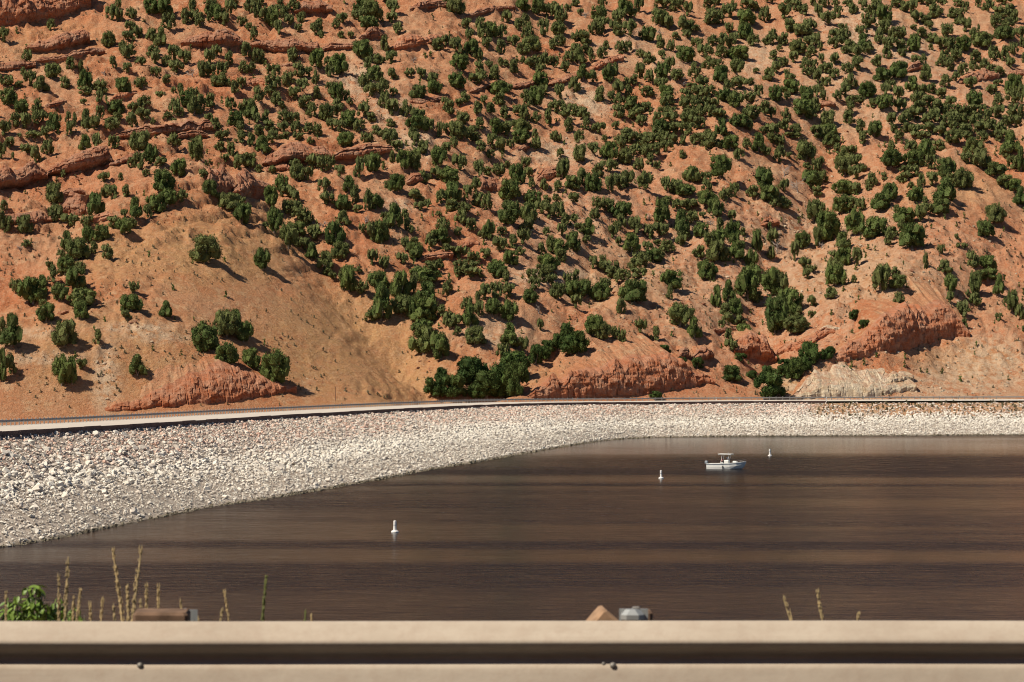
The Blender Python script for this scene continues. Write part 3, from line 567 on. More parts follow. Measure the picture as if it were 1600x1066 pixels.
TILES[(960,0)] = "8 12 11 13;4 20 9 11;13 14 7 7;3 28 8 9;12 28 9 12;19 10 7 11;38 7 11 10;46 9 10 11;52 8 8 12;57 13 7 10;36 20 11 12;42 23 10 10;33 14 7 7;54 26 8 12;60 25 12 9;57 30 7 6;26 32 12 11;36 38 6 10;44 40 7 9;48 31 6 6;74 8 9 9;74 19 10 11;82 19 8 10;77 14 8 8;80 4 8 6;90 14 10 10;89 26 7 8;92 8 6 7;104 7 10 8;110 9 7 7;103 20 13 12;102 31 10 12;107 36 9 9;117 17 10 11;132 15 10 11;143 9 9 9;148 12 9 8;138 5 8 6;155 5 8 6;122 2 8 4;137 25 10 11;146 28 13 9;152 25 8 9;119 35 7 8;123 35 8 12;131 35 9 9;143 42 13 11;152 36 9 7;157 35 7 8;159 14 6 10;4 40 7 8;9 41 9 8;5 44 4 4;27 50 9 10;21 45 7 6;37 46 6 7;56 49 13 12;51 42 7 6;65 38 8 8;76 36 9 8;84 36 8 9;90 38 9 10;93 33 7 7;71 46 9 10;83 45 11 9;96 47 14 11;95 58 10 12;102 47 6 5;73 54 11 9;80 55 9 8;83 64 10 12;124 47 9 8;128 40 5 5;132 52 8 7;139 49 8 8;153 45 10 8;148 54 9 9;154 56 9 9;150 59 8 6;20 61 9 12;27 64 8 9;37 61 10 12;43 55 7 9;62 61 10 11;48 63 10 9;1 59 5 10;3 75 9 12;9 68 7 7;11 76 7 9;15 66 6 8;26 75 10 8;37 70 10 9;41 78 11 11;40 84 10 9;38 90 8 7;68 69 9 9;60 69 7 4;97 69 12 9;106 66 8 5;88 72 9 9;86 79 13 9;95 84 11 12;106 80 12 8;91 82 9 8;120 63 10 10;126 57 9 8;110 57 6 4;134 60 5 6;137 73 13 10;134 78 6 6;137 64 7 6;158 65 8 10;125 79 10 12;112 75 7 8;57 78 10 9;65 75 11 8;73 76 9 9;55 86 10 9;62 86 11 10;70 85 11 9;77 85 8 8;58 96 12 11;66 92 9 9;66 100 10 9;74 91 8 8;81 93 10 8;106 93 13 11;117 89 9 10;122 92 7 8;150 80 11 12;147 90 15 12;157 88 7 12;157 75 6 8;134 94 6 9;13 86 12 10;15 93 11 9;25 87 8 7;20 90 6 6;3 82 8 9;4 92 9 11;21 98 8 7;44 91 8 8;44 97 10 9;33 95 7 7;36 103 12 10;46 105 10 9;33 107 10 8;57 105 10 10;26 108 9 5;73 108 10 7;97 99 13 10;105 102 8 9;84 105 10 12;123 106 11 9;116 104 6 5;132 101 9 8;142 106 9 9;140 103 6 6;156 105 9 7;10 108 14 8;1 101 5 6;152 93 9 6"
TILES[(1280,0)] = "4 6 8 8;7 19 10 9;15 14 7 9;1 12 4 8;13 6 5 6;26 11 8 9;22 5 6 5;34 8 7 7;41 12 9 9;45 8 8 8;38 22 11 10;51 17 11 12;50 26 11 10;60 6 10 7;66 9 8 8;72 11 7 10;76 18 9 9;80 3 9 5;88 7 9 9;90 14 10 10;84 20 9 8;86 23 9 6;96 4 7 5;104 14 9 8;110 16 8 9;109 5 8 6;114 9 5 7;107 19 6 5;124 6 5 7;131 9 8 10;144 4 10 6;141 14 10 9;137 22 9 10;149 14 10 11;146 24 11 9;152 18 6 9;145 31 12 10;138 30 7 7;157 30 8 9;158 37 5 8;151 43 7 9;99 30 10 11;114 25 9 9;120 31 8 8;124 25 3 6;13 31 9 8;13 38 9 9;20 33 8 10;18 24 7 5;24 40 9 9;20 42 8 6;29 45 11 9;34 38 11 11;38 42 8 8;33 28 8 8;47 34 9 9;57 30 9 9;63 30 9 9;56 38 10 9;64 39 11 9;53 46 10 10;45 52 8 10;65 44 7 6;74 40 10 12;80 29 9 7;75 33 6 6;73 23 6 4;87 33 10 8;81 50 6 8;87 39 5 5;75 49 6 6;95 38 9 9;103 40 10 9;112 40 12 12;126 37 13 11;132 34 7 7;98 48 9 9;106 48 9 9;95 52 9 7;102 55 9 9;111 59 8 10;122 48 11 9;120 55 7 7;128 55 9 8;136 47 10 11;145 48 9 12;133 57 7 6;140 60 9 8;149 53 6 7;159 49 3 8;12 50 7 8;2 49 5 7;1 40 4 8;30 55 10 10;23 57 9 8;5 57 8 7;11 61 8 7;49 63 12 10;62 61 13 12;83 63 10 12;98 68 10 9;106 63 7 6;118 69 10 8;134 74 9 8;139 67 6 5;151 73 12 14;152 81 11 10;158 80 6 14;25 69 11 10;20 75 10 9;14 78 6 7;5 67 8 7;3 79 6 9;1 71 6 6;37 76 14 12;32 80 9 6;41 84 8 7;24 82 9 8;24 88 9 8;23 97 11 10;55 70 8 7;51 74 6 8;51 85 11 11;62 78 10 10;62 87 10 9;47 80 7 6;73 71 11 11;81 75 9 8;76 81 11 9;88 73 9 8;95 77 8 8;85 83 12 8;78 88 11 9;92 87 11 9;102 83 11 8;99 90 9 8;109 90 11 9;104 95 11 8;118 90 12 9;112 97 11 8;98 99 11 9;90 95 9 9;84 97 10 8;72 93 12 9;121 98 11 9;105 103 12 8;95 106 10 8;114 106 11 9;127 104 11 9;86 104 10 8;76 105 11 8;134 101 9 8;131 94 8 8;121 83 12 12;126 89 8 7;139 84 10 11;138 92 11 9;147 98 9 8;154 99 9 9;150 90 9 9;157 92 6 9;153 83 8 8;142 103 9 7;139 108 10 7;56 98 9 9;66 97 11 9;58 103 9 6;68 103 7 7;32 103 9 10;43 107 11 12;35 107 8 5;6 98 11 11;7 106 13 9;2 107 7 9;63 107 9 6;148 107 8 5"
TILES[(0,208)] = "66 14 10 12;75 13 8 13;89 12 8 10;108 14 16 14;118 24 10 14;125 26 9 7;103 27 8 7;109 28 9 12;113 34 6 6;136 11 10 10;153 22 11 18;139 34 11 13;21 16 8 7;28 24 8 12;37 17 9 12;1 20 7 12;10 20 4 5;7 12 8 8;49 35 4 6;81 38 8 7;82 50 7 10;87 52 9 10;94 37 5 6;98 50 8 9;42 55 12 15;43 69 10 13;75 64 12 16;55 73 11 9;105 66 11 15;97 66 5 6;125 35 9 7;128 46 16 15;131 56 13 12;121 62 13 13;141 54 10 9;115 66 7 9;90 74 11 9;96 79 12 12;103 74 9 7;19 78 11 13;6 77 8 11;1 75 6 15;3 60 7 7;79 84 12 12;68 74 9 9;68 86 9 13;52 91 9 14;60 99 16 16;73 94 8 9;84 98 9 11;48 97 6 6;52 108 14 12;38 107 5 7;63 108 9 8;20 89 8 6;160 101 22 20;158 35 5 6"
TILES[(320,208)] = "13 6 8 8;28 8 10 9;36 10 9 9;45 16 12 13;52 8 10 8;12 14 8 7;21 18 10 10;16 23 5 6;27 28 10 10;35 27 11 11;42 31 6 6;62 6 7 7;73 6 9 6;82 9 5 6;109 11 12 11;126 9 9 9;144 9 10 10;149 14 9 8;84 28 9 10;91 30 8 12;97 29 7 11;72 37 10 12;80 37 7 9;70 28 7 7;105 34 9 8;120 35 8 14;131 30 12 14;127 26 8 8;155 28 9 14;146 23 6 9;53 32 6 6;60 45 10 12;65 50 10 8;52 57 10 15;70 55 8 9;64 63 10 10;71 63 9 9;93 46 8 11;95 56 9 10;75 68 11 10;72 80 12 11;80 72 9 10;85 83 11 10;54 78 11 19;47 75 6 6;65 89 13 18;73 89 7 7;112 46 10 12;117 55 9 12;108 60 11 11;119 62 7 6;127 60 8 14;133 60 11 12;149 46 12 13;141 43 4 6;4 49 10 12;12 56 8 9;20 60 14 12;28 58 7 8;29 71 13 15;108 72 11 11;130 84 8 14;137 86 12 17;147 74 14 18;141 70 8 8;157 76 8 9;156 67 6 7;123 78 6 7;78 91 7 9;83 98 10 12;102 87 13 16;105 99 13 13;94 107 14 14;130 103 8 12;140 106 9 10;110 109 9 6;120 109 6 5;45 106 12 15;156 92 7 11;154 102 8 8"
TILES[(640,208)] = "4 10 8 10;10 16 10 10;4 29 10 16;22 26 11 15;28 17 7 9;35 12 7 8;40 5 9 6;50 6 11 6;56 14 8 8;64 12 8 11;71 15 9 10;62 20 8 7;78 11 6 6;86 8 12 10;98 13 9 9;113 6 8 7;116 7 5 6;117 19 6 7;131 8 8 10;132 22 10 12;143 16 9 8;152 7 4 5;155 20 12 12;155 30 11 9;157 46 8 12;39 29 9 11;21 36 8 9;31 39 15 12;11 39 8 10;54 34 9 11;60 33 8 7;69 33 11 9;76 27 6 5;84 39 11 14;91 27 8 8;93 35 7 8;78 52 16 15;34 53 12 14;33 61 10 9;51 46 9 10;52 57 10 11;45 51 7 9;60 60 9 12;24 55 9 11;5 53 12 9;8 60 8 6;14 58 6 6;43 62 12 8;41 71 11 11;48 76 8 10;23 65 5 4;27 77 10 10;24 86 14 12;17 89 8 11;37 80 7 7;4 89 8 8;5 98 12 12;1 78 5 7;78 72 15 18;96 56 13 11;105 45 6 8;107 55 6 7;92 68 12 13;93 76 9 10;103 63 9 9;109 67 9 11;116 66 9 12;114 53 6 5;119 36 10 15;127 44 12 10;134 40 9 12;128 54 9 7;143 46 11 14;147 34 9 10;115 46 6 9;95 43 5 8;144 67 8 8;147 60 10 9;155 62 9 10;121 72 10 9;119 80 8 9;128 69 7 6;133 77 9 7;139 80 10 13;137 86 7 6;127 90 10 12;130 93 5 5;106 80 6 6;62 83 9 14;57 82 6 6;70 92 10 11;72 79 8 6;80 90 10 10;88 87 10 10;88 78 7 8;28 93 10 7;38 98 11 9;50 103 10 11;59 98 9 8;79 103 11 11;86 95 7 6;103 95 6 9;109 92 6 11;116 95 13 12;118 100 9 9;108 107 14 12;102 108 6 6;143 106 7 10;150 103 6 8;152 109 11 9;40 109 12 10;48 108 10 8;67 109 13 10;18 108 12 8;24 106 6 7;7 109 10 5;158 82 7 9"
TILES[(960,208)] = "5 12 10 10;12 8 10 8;21 10 11 9;30 9 11 8;38 8 10 9;46 9 9 8;53 9 6 7;9 24 12 12;16 17 10 8;25 19 11 10;33 17 10 9;40 15 8 8;19 29 9 9;28 25 9 9;33 28 5 6;62 9 8 9;67 6 7 6;74 12 14 12;90 13 12 11;87 3 9 4;96 21 8 9;53 20 5 7;82 34 14 16;60 38 12 11;71 39 8 9;24 44 11 13;4 44 9 10;10 42 9 12;1 28 4 5;40 45 9 11;46 47 9 10;55 49 14 9;49 44 7 7;73 46 8 9;72 56 13 11;79 65 10 13;86 53 9 10;94 50 7 10;112 15 11 14;118 18 7 7;103 12 7 7;128 23 9 12;136 20 5 5;123 8 9 8;129 10 8 8;122 4 8 4;139 4 12 4;158 4 6 4;149 22 14 15;150 28 7 5;117 44 14 16;120 54 14 12;108 50 9 9;132 59 12 9;125 58 7 6;154 44 14 14;158 49 9 8;157 32 7 11;132 46 6 10;155 69 12 16;37 70 12 18;41 55 8 6;57 60 12 8;48 59 7 7;52 78 13 17;60 70 10 9;54 82 10 6;5 66 14 12;4 76 9 11;16 79 9 12;91 69 7 8;82 76 9 9;69 66 5 4;67 81 11 11;73 88 9 10;80 88 12 12;93 87 11 17;100 80 5 6;111 92 8 16;123 87 8 12;121 76 4 6;122 99 6 10;140 100 7 14;146 90 12 13;148 106 8 8;27 82 8 11;36 80 11 10;13 93 15 14;3 88 5 7;26 92 6 7;33 87 6 4;41 93 11 9;52 88 7 8;66 97 9 10;79 100 14 15;87 100 9 10;96 98 11 13;107 106 10 14;22 103 12 9;30 101 13 11;15 107 10 9;36 98 7 7;2 108 5 8;158 88 6 14;153 108 8 5"
TILES[(1280,208)] = "4 5 9 9;9 10 12 10;14 16 9 8;19 24 13 13;20 32 12 12;25 18 8 8;29 27 9 9;29 36 10 10;34 30 7 6;34 9 8 8;43 6 9 7;62 5 10 6;79 5 13 6;56 16 8 9;56 26 17 13;72 16 11 10;74 26 14 12;83 20 12 14;87 28 9 10;70 35 13 9;65 39 9 8;94 14 10 9;93 4 8 5;104 8 12 10;115 5 9 6;128 7 10 8;120 16 14 12;115 24 9 8;126 27 14 14;137 33 14 10;143 41 11 8;152 46 12 10;156 56 10 13;148 16 14 15;151 28 9 10;157 30 8 18;145 19 8 7;140 7 8 7;2 39 9 9;1 49 6 9;1 27 5 8;19 48 14 11;28 48 9 9;18 62 15 13;24 58 9 9;32 61 9 10;41 42 9 10;38 45 5 5;51 37 5 6;54 52 11 12;48 60 13 12;88 41 9 9;79 43 6 10;71 43 5 5;98 35 13 15;103 42 10 10;98 53 18 17;112 43 14 15;75 53 13 11;82 57 7 7;83 63 9 8;94 63 13 11;79 69 10 11;60 61 5 5;66 70 14 11;64 77 8 9;7 84 18 22;2 63 5 8;28 79 14 18;42 82 18 16;18 90 13 12;57 82 10 9;54 87 9 9;72 89 17 17;137 70 13 14;129 81 12 12;12 100 8 8;20 103 11 13;30 103 9 13;12 109 9 9;83 106 6 11;120 105 9 13;131 107 12 11;95 94 6 7;97 108 8 8;107 83 4 4;108 89 4 4;113 90 4 4"
TILES[(0,420)] = "12 19 8 10;26 27 20 19;33 15 8 9;41 11 9 12;48 5 8 7;59 16 15 16;46 25 12 13;64 29 20 13;70 26 8 9;63 39 10 13;33 30 6 6;36 41 12 14;9 60 16 23;2 52 6 13;2 88 8 24;8 82 8 14;50 60 18 18;104 19 8 9;102 33 15 12;129 38 11 12;76 59 9 10;48 91 14 22;56 90 10 20;63 78 9 7;107 83 14 15;98 39 7 6;160 65 20 22"
TILES[(320,420)] = "17 53 16 19;24 50 12 17;30 57 12 15;10 45 7 8;16 77 19 18;36 78 12 15;41 76 5 6;54 90 22 25;46 84 9 10;112 18 12 18;108 10 9 10;122 20 10 10;96 5 10 5;99 8 6 5;135 15 14 12;137 40 17 26;130 41 9 7;153 35 14 14;152 22 14 18;158 38 9 13"
TILES[(640,420)] = "2 40 7 17;12 10 20 10;14 27 17 16;3 22 7 16;11 41 18 17;25 37 9 9;11 66 20 20;24 71 14 20;10 52 16 12;31 46 9 11;36 46 9 9;37 52 6 6;29 21 9 11;51 59 14 13;47 45 12 16;45 33 9 10;58 24 10 11;53 28 6 9;54 37 7 12;67 24 9 12;77 22 11 9;64 36 10 12;69 33 8 8;68 8 13 12;75 13 9 11;78 41 13 15;38 7 9 8;49 7 13 8;94 27 12 11;96 9 10 8;97 16 8 9;104 11 9 12;111 14 8 9;115 24 11 12;108 6 10 8;123 12 7 8;129 10 5 10;127 23 13 13;135 22 10 13;129 31 8 9;147 25 14 13;153 17 9 9;157 7 9 9;102 48 6 8;143 52 13 15;150 55 12 13;158 53 7 7;78 55 10 12;78 61 13 11;88 66 9 12;73 71 9 11"
TILES[(960,420)] = "6 9 14 8;18 7 14 7;2 11 5 7;15 26 19 16;5 35 9 11;45 16 15 14;43 24 7 10;72 8 13 14;51 45 18 17;62 54 11 15;20 50 8 10;1 55 6 10;6 58 6 10;32 56 8 10;104 25 18 25;111 27 7 10;80 30 9 16;89 26 11 16;86 36 9 9;94 36 10 12;89 44 10 9;97 45 10 9;84 46 5 6;101 55 11 11;89 58 8 10;91 64 8 8;123 20 16 19;131 21 10 17;137 36 16 20;142 38 9 8;125 50 17 27;142 50 20 14;154 38 7 5;154 29 8 8;150 8 8 7"
TILES[(1280,420)] = "13 13 14 15;9 23 9 9;27 11 6 6;48 18 13 20;59 5 8 6;61 16 12 11;63 30 9 12;100 5 9 6;102 19 9 14;102 27 6 8;121 20 9 17;122 29 9 10;116 22 4 5;131 9 15 9;140 20 9 15;150 34 9 16;112 38 9 11;113 47 7 8;157 40 8 11;159 49 3 5;140 41 6 6;84 2 6 3"
# broad-leaved bushes: (photo x, foot, width, height)
BUSH = [(690,599,22,22),(684,622,36,30),(709,622,34,32),(737,602,42,40),(760,622,44,38),(785,622,44,48),(806,620,32,48),(802,592,44,38),(745,624,28,20),
        (837,570,19,28),(850,563,20,20),(892,555,30,28),(904,553,26,32),(856,551,20,17),(872,546,17,22),(885,532,18,24),
        (1016,559,20,17),(1002,570,18,16),(1038,553,17,12),(1064,573,17,13),(1089,577,18,16),(1143,597,28,23),(1157,566,16,12),(1201,592,22,18),(1203,622,40,35),(1227,575,18,12),(1223,589,18,16),(1243,594,27,32),(1265,570,27,32),(1257,581,20,20),(1026,624,17,11),(1175,593,14,12),
        (1334,500,16,14),(1354,498,18,14),(1350,516,16,14),(1298,555,12,12),(1290,563,18,16)]
trees = []
for (x0, y0), txt in TILES.items():
    for e in txt.split(';'):
        a, b, w, hh = map(float, e.split()); trees.append([x0 + a * 2.008, y0 + b * 2.008, w * 2.008, hh * 2.008])
keep = []
for t in sorted(trees, key=lambda t: -t[2] * t[3]):
    if all((t[0] - k[0]) ** 2 + (t[1] - k[1]) ** 2 > (5.5) ** 2 for k in keep[-4000:]): keep.append(t)
trees = [t for t in keep if t[1] < 632]
NIND = 298
big, rest = trees[:NIND], trees[NIND:]

LAND = [(60,20,'the orange cliff at the top corner'),(250,208,'the long overhanging ledge'),(110,262,'the thick rounded ledge over the spur'),(110,320,'the lone knobbly boulder below the ledges'),(340,285,'the twin rounded domes'),
        (470,242,'the shaded double ledge'),(440,76,'the upper wavy ledge'),(300,318,'the top of the tan grassy spur'),(230,470,'the pale gravel streak on the spur'),(330,600,'the orange rock nose behind the road'),(560,450,'the grassy hollow'),
        (700,400,'the small orange ledge in mid slope'),(750,600,'the green thicket by the road'),(770,290,'the smooth grey boulder'),(830,130,'the thin sloping slab'),(950,100,'the bright orange rib'),(860,432,'the pale diagonal band'),
        (970,590,'the long pink road cut'),(1095,552,'the perched blocks'),(1185,545,'the hollowed red outcrop'),(1205,345,'the half buried red boulder'),(1315,510,'the thin cream ledge'),(1420,515,'the big red outcrop'),(1330,600,'the cream cut bank'),
        (1390,60,'the pale gully near the top'),(1480,300,'the bare tan knoll'),(1430,110,'the small overhanging slab'),(1530,122,'the smooth grey slab'),(1575,270,'the bare orange patch'),(1060,220,'the densest grove'),(1130,180,'the pale bare patch above the grove'),(600,150,'the cream scree chute'),(1010,330,'the bare orange hollow'),(1550,400,'the orange rubble slope'),(180,140,'the stepped slope under the cliff'),(660,70,'the blunt orange ledge')]
ORD = ['nearest', 'second', 'third', 'fourth', 'fifth', 'sixth', 'seventh', 'eighth', 'ninth', 'tenth']
def shape_word(w, h):
    q = w / h; s = w * h
    a = 'tall narrow' if q < .68 else 'upright' if q < .88 else 'round' if q < 1.12 else 'wide' if q < 1.4 else 'low spreading'
    return ('big ' if s > 900 else 'small ' if s < 330 else '') + a
def side(dx, dy):
    if abs(dx) > 1.7 * abs(dy): return 'left of' if dx < 0 else 'right of'
    if abs(dy) > 1.7 * abs(dx): return 'uphill of' if dy < 0 else 'downhill of'
    return ('up and left of' if dx < 0 else 'up and right of') if dy < 0 else ('down and left of' if dx < 0 else 'down and right of')
def describe(lst, noun):
    book = {}
    for i, t in enumerate(lst):
        d, L = min((math.hypot(t[0] - l[0], (t[1] - t[3] / 2 - l[1]) * 1.2), l) for l in LAND)
        key = (shape_word(t[2], t[3]), side(t[0] - L[0], t[1] - t[3] / 2 - L[1]), L[2]); book.setdefault(key, []).append((d, i))
    out = {}
    for (sh, sd, nm), q in book.items():
        q.sort()
        for k, (d, i) in enumerate(q):
            if len(q) == 1: out[i] = f'{sh} {noun} {sd} {nm}'
            else: out[i] = f'{sh} {noun} {sd} {nm}, {ORD[min(k, 9)]} from it'
    return out
labs = describe(big, 'juniper')
for i, (x, y, w, hh) in enumerate(big):
    p = hit(x, y); k = p.y / F; st = R.randrange(8)
    if w / hh < .75: st = R.choice([2, 3, 7, 2])
    elif w / hh > 1.15: st = R.choice([4, 6, 0])
    root = thing('juniper_tree', labs[i], 'juniper', p, R.uniform(0, 6.28), 'junipers scattered over the red hillside')
    sw, sh = w * k * 1.09, hh * k * 1.05
    c = obj('crown', HI[st][0], root); c.scale = (sw, sw, sh)
    c = obj('trunk', HI[st][1], root); c.scale = (sw, sw, sh * .9)
def scatter(name, items, lib, mat, kind='stuff', parent=None):
    """items: (location, width, height, turn, variant, tone shift) joined into one mesh"""
    VV = []; FF = []; TN = []; FK = []; n = 0
    for p, w, h_, a, st, ts in items:
        v, f, tn, fk = lib[st]; ca, sa = math.cos(a), math.sin(a)
        VV.append(np.stack([(v[:, 0] * ca - v[:, 1] * sa) * w + p[0], (v[:, 0] * sa + v[:, 1] * ca) * w + p[1], v[:, 2] * h_ + p[2]], -1)); FF.append(f + n); n += len(v)
        TN.append(np.clip(tn * .6 + ts * 1.2, 0, 1)); FK.append(fk)
    return obj(name, mesh_np(name, np.concatenate(VV), np.concatenate(FF), mat, False, {'tone': np.concatenate(TN), 'fleck': np.concatenate(FK)}), parent, kind)
items = []
for x, y, w, hh in rest:
    p = hit(x, y); k = p.y / F; items.append((p, w * k * R.uniform(.98, 1.2), hh * k * R.uniform(.98, 1.16), R.uniform(0, 6.28), R.randrange(8), R.uniform(0, .5)))
for _ in range(300):                                                   # the wood carries on above the picture's edge and to its sides
    Y = 1000 + 500 * R.random() ** 1.2; X = R.uniform(-.22, .22) * Y; p = Vector((X, Y, float(zterr(np.array([X]), np.array([Y]))[0])))
    if HY - F * (p.z - HC) / Y > -6: continue
    q = R.uniform(4.5, 8); items.append((p, q * R.uniform(.9, 1.4), q, R.uniform(0, 6.28), R.randrange(8), R.uniform(0, .5)))
for _ in range(230):
    X = R.choice([-1, 1]) * (.182 + .12 * R.random() ** 1.5); Y = R.uniform(800, 1040); X *= Y; p = Vector((X, Y, float(zterr(np.array([X]), np.array([Y]))[0])))
    items.append((p, R.uniform(3.5, 6), R.uniform(3.5, 6), R.uniform(0, 6.28), R.randrange(8), R.uniform(0, .5)))
wood = scatter('juniper_woodland', items, LO, M['juniper'])
wood['label'] = 'scattered dark green junipers covering the upper red hillside'; wood['category'] = 'junipers'

BH = []
for i in range(4):
    v, f, tn, fk = crown_np(140 + i, ['round', 'broad', 'cone', 'round'][i], 28, 150, 1, .055)
    BH.append((mesh_np('foliage', v, f, M['bush'], False, {'tone': tn, 'fleck': fk}), trunk_mesh(60 + i)))
bl = describe([list(b) for b in BUSH], 'leafy green bush')
for i, (x, y, w, hh) in enumerate(BUSH):
    p = hit(x, y - 1); k = p.y / F; st = 2 if i == 0 else R.choice([0, 1, 3])
    root = thing('leafy_bush', bl[i], 'bush', p, R.uniform(0, 6.28), 'broadleaf bushes in the gullies')
    c = obj('foliage', BH[st][0], root); c.scale = (w * k * 1.15, w * k * 1.15, hh * k * 1.05)
    c = obj('stem', BH[st][1], root); c.scale = (w * k, w * k, hh * k * .8)

# grey dead junipers
SNAG = [(571,348,14,12,'grey dead shrub below the cream scree chute'),(646,98,14,10,'grey dead shrub on the bare slope right of the blunt orange ledge'),(915,28,18,12,'silvery dead juniper near the top edge right of centre'),(1032,54,16,12,'grey dead limbs among the top groves right of centre'),(986,56,14,12,'grey dead shrub left of the silvery limbs in the top groves'),(1068,134,18,8,'low grey deadwood at the left end of the densest grove'),(1284,388,14,10,'grey deadwood under the large round junipers right of the red gully'),(716,524,12,8,'small grey deadwood beside the clumped junipers of the grassy hollow'),(164,118,18,10,'bare grey bush on the stepped slope under the cliff'),(32,392,20,10,'low silvery bush at the left edge beside the spur'),(1225,276,26,20,'tangle of bare grey branches beside the red hollow right of the groves'),(1246,300,34,24,'large fallen grey snag lying below the tangle of bare branches'),(1214,396,30,26,'bare grey trunk leaning across the red gully'),(842,490,12,16,'single bleached snag standing on the pale diagonal band'),
        (1014,344,12,12,'small grey snag on the bare orange hollow'),(300,120,26,16,'grey dead juniper among green ones near the top edge'),(1242,164,18,14,'bare grey snag at the edge of the upper groves'),(505,355,16,10,'low grey deadwood below the big junipers of the main gully'),(632,390,14,16,'bare grey shrub beside the small orange ledge'),(1110,352,16,10,'grey deadwood under the junipers of the middle slope')]
for i, (x, y, w, hh, lb) in enumerate(SNAG):
    p = hit(x, y); k = p.y / F; r = random.Random(i + 5); W, H = w * k, hh * k
    root = thing('dead_juniper', lb, 'dead tree', p); m = MB(); a0 = r.uniform(-.5, .5)
    m.tube([(0, 0, -.3), (W * .1 * a0, 0, H * .35), (W * .3 * a0, 0, H * .75)], [.16, .12, .06], 6); m.build('trunk', M['snag'], root)
    m = MB()
    for j in range(16):
        a = r.uniform(0, 6.28); z0 = r.uniform(.08, .6) * H; L = r.uniform(.3, .55) * W; q = r.uniform(.05, .5) * H
        b = (W * .25 * a0 * z0 / H, 0, z0); e = (b[0] + L * math.cos(a), L * math.sin(a), z0 + q)
        m.tube([b, (b[0] * .5 + e[0] * .5, e[1] * .5, z0 + q * .3), e], [.07, .05, .02], 4)
        m.tube([(b[0] * .5 + e[0] * .5, e[1] * .5, z0 + q * .3), (e[0] * .8, e[1] * .9 + .3, z0 + q * 1.1)], [.04, .015], 4)
    m.build('branches', M['snag'], root)

# sagebrush and dry tufts
SCRUB = None
TUFT = [crown_np(200 + i, 'broad', 3, 9, 1, .28) for i in range(4)]
items = []
def sprinkle(n, x0, x1, y0, y1, smin, smax):
    for _ in range(n):
        x, y = R.uniform(x0, x1), R.uniform(y0, y1)
        if vnoise(np.array([x * .018]), np.array([y * .03]), 55)[0] < R.uniform(.25, .75): continue
        p = hit(x, y)
        if p.y > 1058: continue
        w = R.uniform(smin, smax); items.append((p, w, w * R.uniform(.5, .8), R.uniform(0, 6.28), R.randrange(4), R.uniform(0, .7)))
sprinkle(1000, 0, 700, 360, 640, .45, 1.3); sprinkle(2200, 0, 1600, 0, 420, .5, 1.4); sprinkle(1900, 800, 1600, 340, 624, .45, 1.3)
for x, y in [(408,380),(415,392),(400,395),(412,402),(385,366),(378,372),(362,350),(505,548),(524,566),(455,488),(470,500),(480,505),(460,540),(495,610),(540,612),(575,616),(590,618),(600,622),(605,622),(455,470),(470,460),(490,512),(505,520),(515,530),(440,455),(180,548),(190,545),(195,552),(185,560),(170,560),(205,520),(215,545)]:
    p = hit(x, y); w = R.uniform(.9, 1.5); items.append((p, w, w * .6, R.uniform(0, 6.28), R.randrange(4), R.uniform(.3, .9)))
for _ in range(520):                                                   # brush on the earth bank at the far shore
    x = R.uniform(1262, 1640); t = R.uniform(.45, 1.0)
    if R.random() > .35 + .5 * t: continue
    X, D, zz = bank_pt(np.array([x]), np.array([t])); w = R.uniform(.4, 1.3) * (.6 + .6 * t)
    items.append((Vector((X[0], D[0], zz[0] - .1)), w, w * .6, R.uniform(0, 6.28), R.randrange(4), R.uniform(0, .9)))
sg = scatter('sagebrush', items, TUFT, M['sage']); sg['label'] = 'low grey green sagebrush dotted over the slopes'; sg['category'] = 'sagebrush'

items = []                                                             # small dark scrub between the junipers
for _ in range(1500):
    x, y = R.uniform(0, 1600), R.uniform(0, 600)
    if x < 640 and y > 340 and R.random() < .88: continue
    if vnoise(np.array([x * .015]), np.array([y * .02]), 155)[0] < R.uniform(.2, .8): continue
    p = hit(x, y)
    if p.y > 1058: continue
    w = R.uniform(.9, 2.2); items.append((p, w, w * R.uniform(.6, 1.1), R.uniform(0, 6.28), R.randrange(4), R.uniform(0, .8)))
sc_ = scatter('scrub', items, TUFT, M['juniper']); sc_['label'] = 'small dark scrub bushes dotted between the junipers'; sc_['category'] = 'scrub'

# ------------------------------------------------------------------ stones
def stone_np(seed, sub):
    r = np.random.default_rng(seed); v, f = ICO[sub]
    v = v * (1 + .16 * r.standard_normal((len(v), 1))); 
    for _ in range(5):                                                  # knock flat faces into it
        n = r.standard_normal(3); n /= np.linalg.norm(n); d = v @ n; c = r.uniform(.35, .62); v = v - np.outer(np.maximum(d - c, 0), n)
    return v * np.array([1, r.uniform(.7, 1), r.uniform(.55, .85)]) * .62, f
SLO = [stone_np(300 + i, 1) for i in range(14)]; SHI = [stone_np(330 + i, 2) for i in range(10)]
def tone_at(x, t, D):
    big = np.exp(-((t - .48 - .06 * np.sin(x * .01)) / .17) ** 2)
    pink = np.clip(sstep(.5, .8, t + .15 * fbm(x * .012, t * 4, 71)), 0, 1)
    return big, pink
N = 60000
xs = NR.uniform(-120, 1660, N * 3); ts = NR.uniform(-.015, 1.0, N * 3)
ds = np.interp(xs, XS, DS); dc = np.interp(xs, XS, DC)
area = (dc - ds) * (ds + (dc - ds) * ts); area /= area.max()          # equal numbers per square metre
kp = NR.uniform(0, 1, N * 3) < area * 1.0
kp &= ~((xs > 1265) & (NR.uniform(0, 1, N * 3) < sstep(.35, .8, ts) * .78))
xs, ts = xs[kp][:N], ts[kp][:N]; X, D, zb = bank_pt(xs, ts); bigf, pk = tone_at(xs, ts, D)
size = (.36 + .24 * bigf + .10 * (ts > .6)) * np.exp(.40 * NR.standard_normal(len(xs))) * np.interp(xs, [0, 500, 1100, 1600], [1.0, 1.05, 1.25, 1.35])
size = np.minimum(size * .76, 1.0)
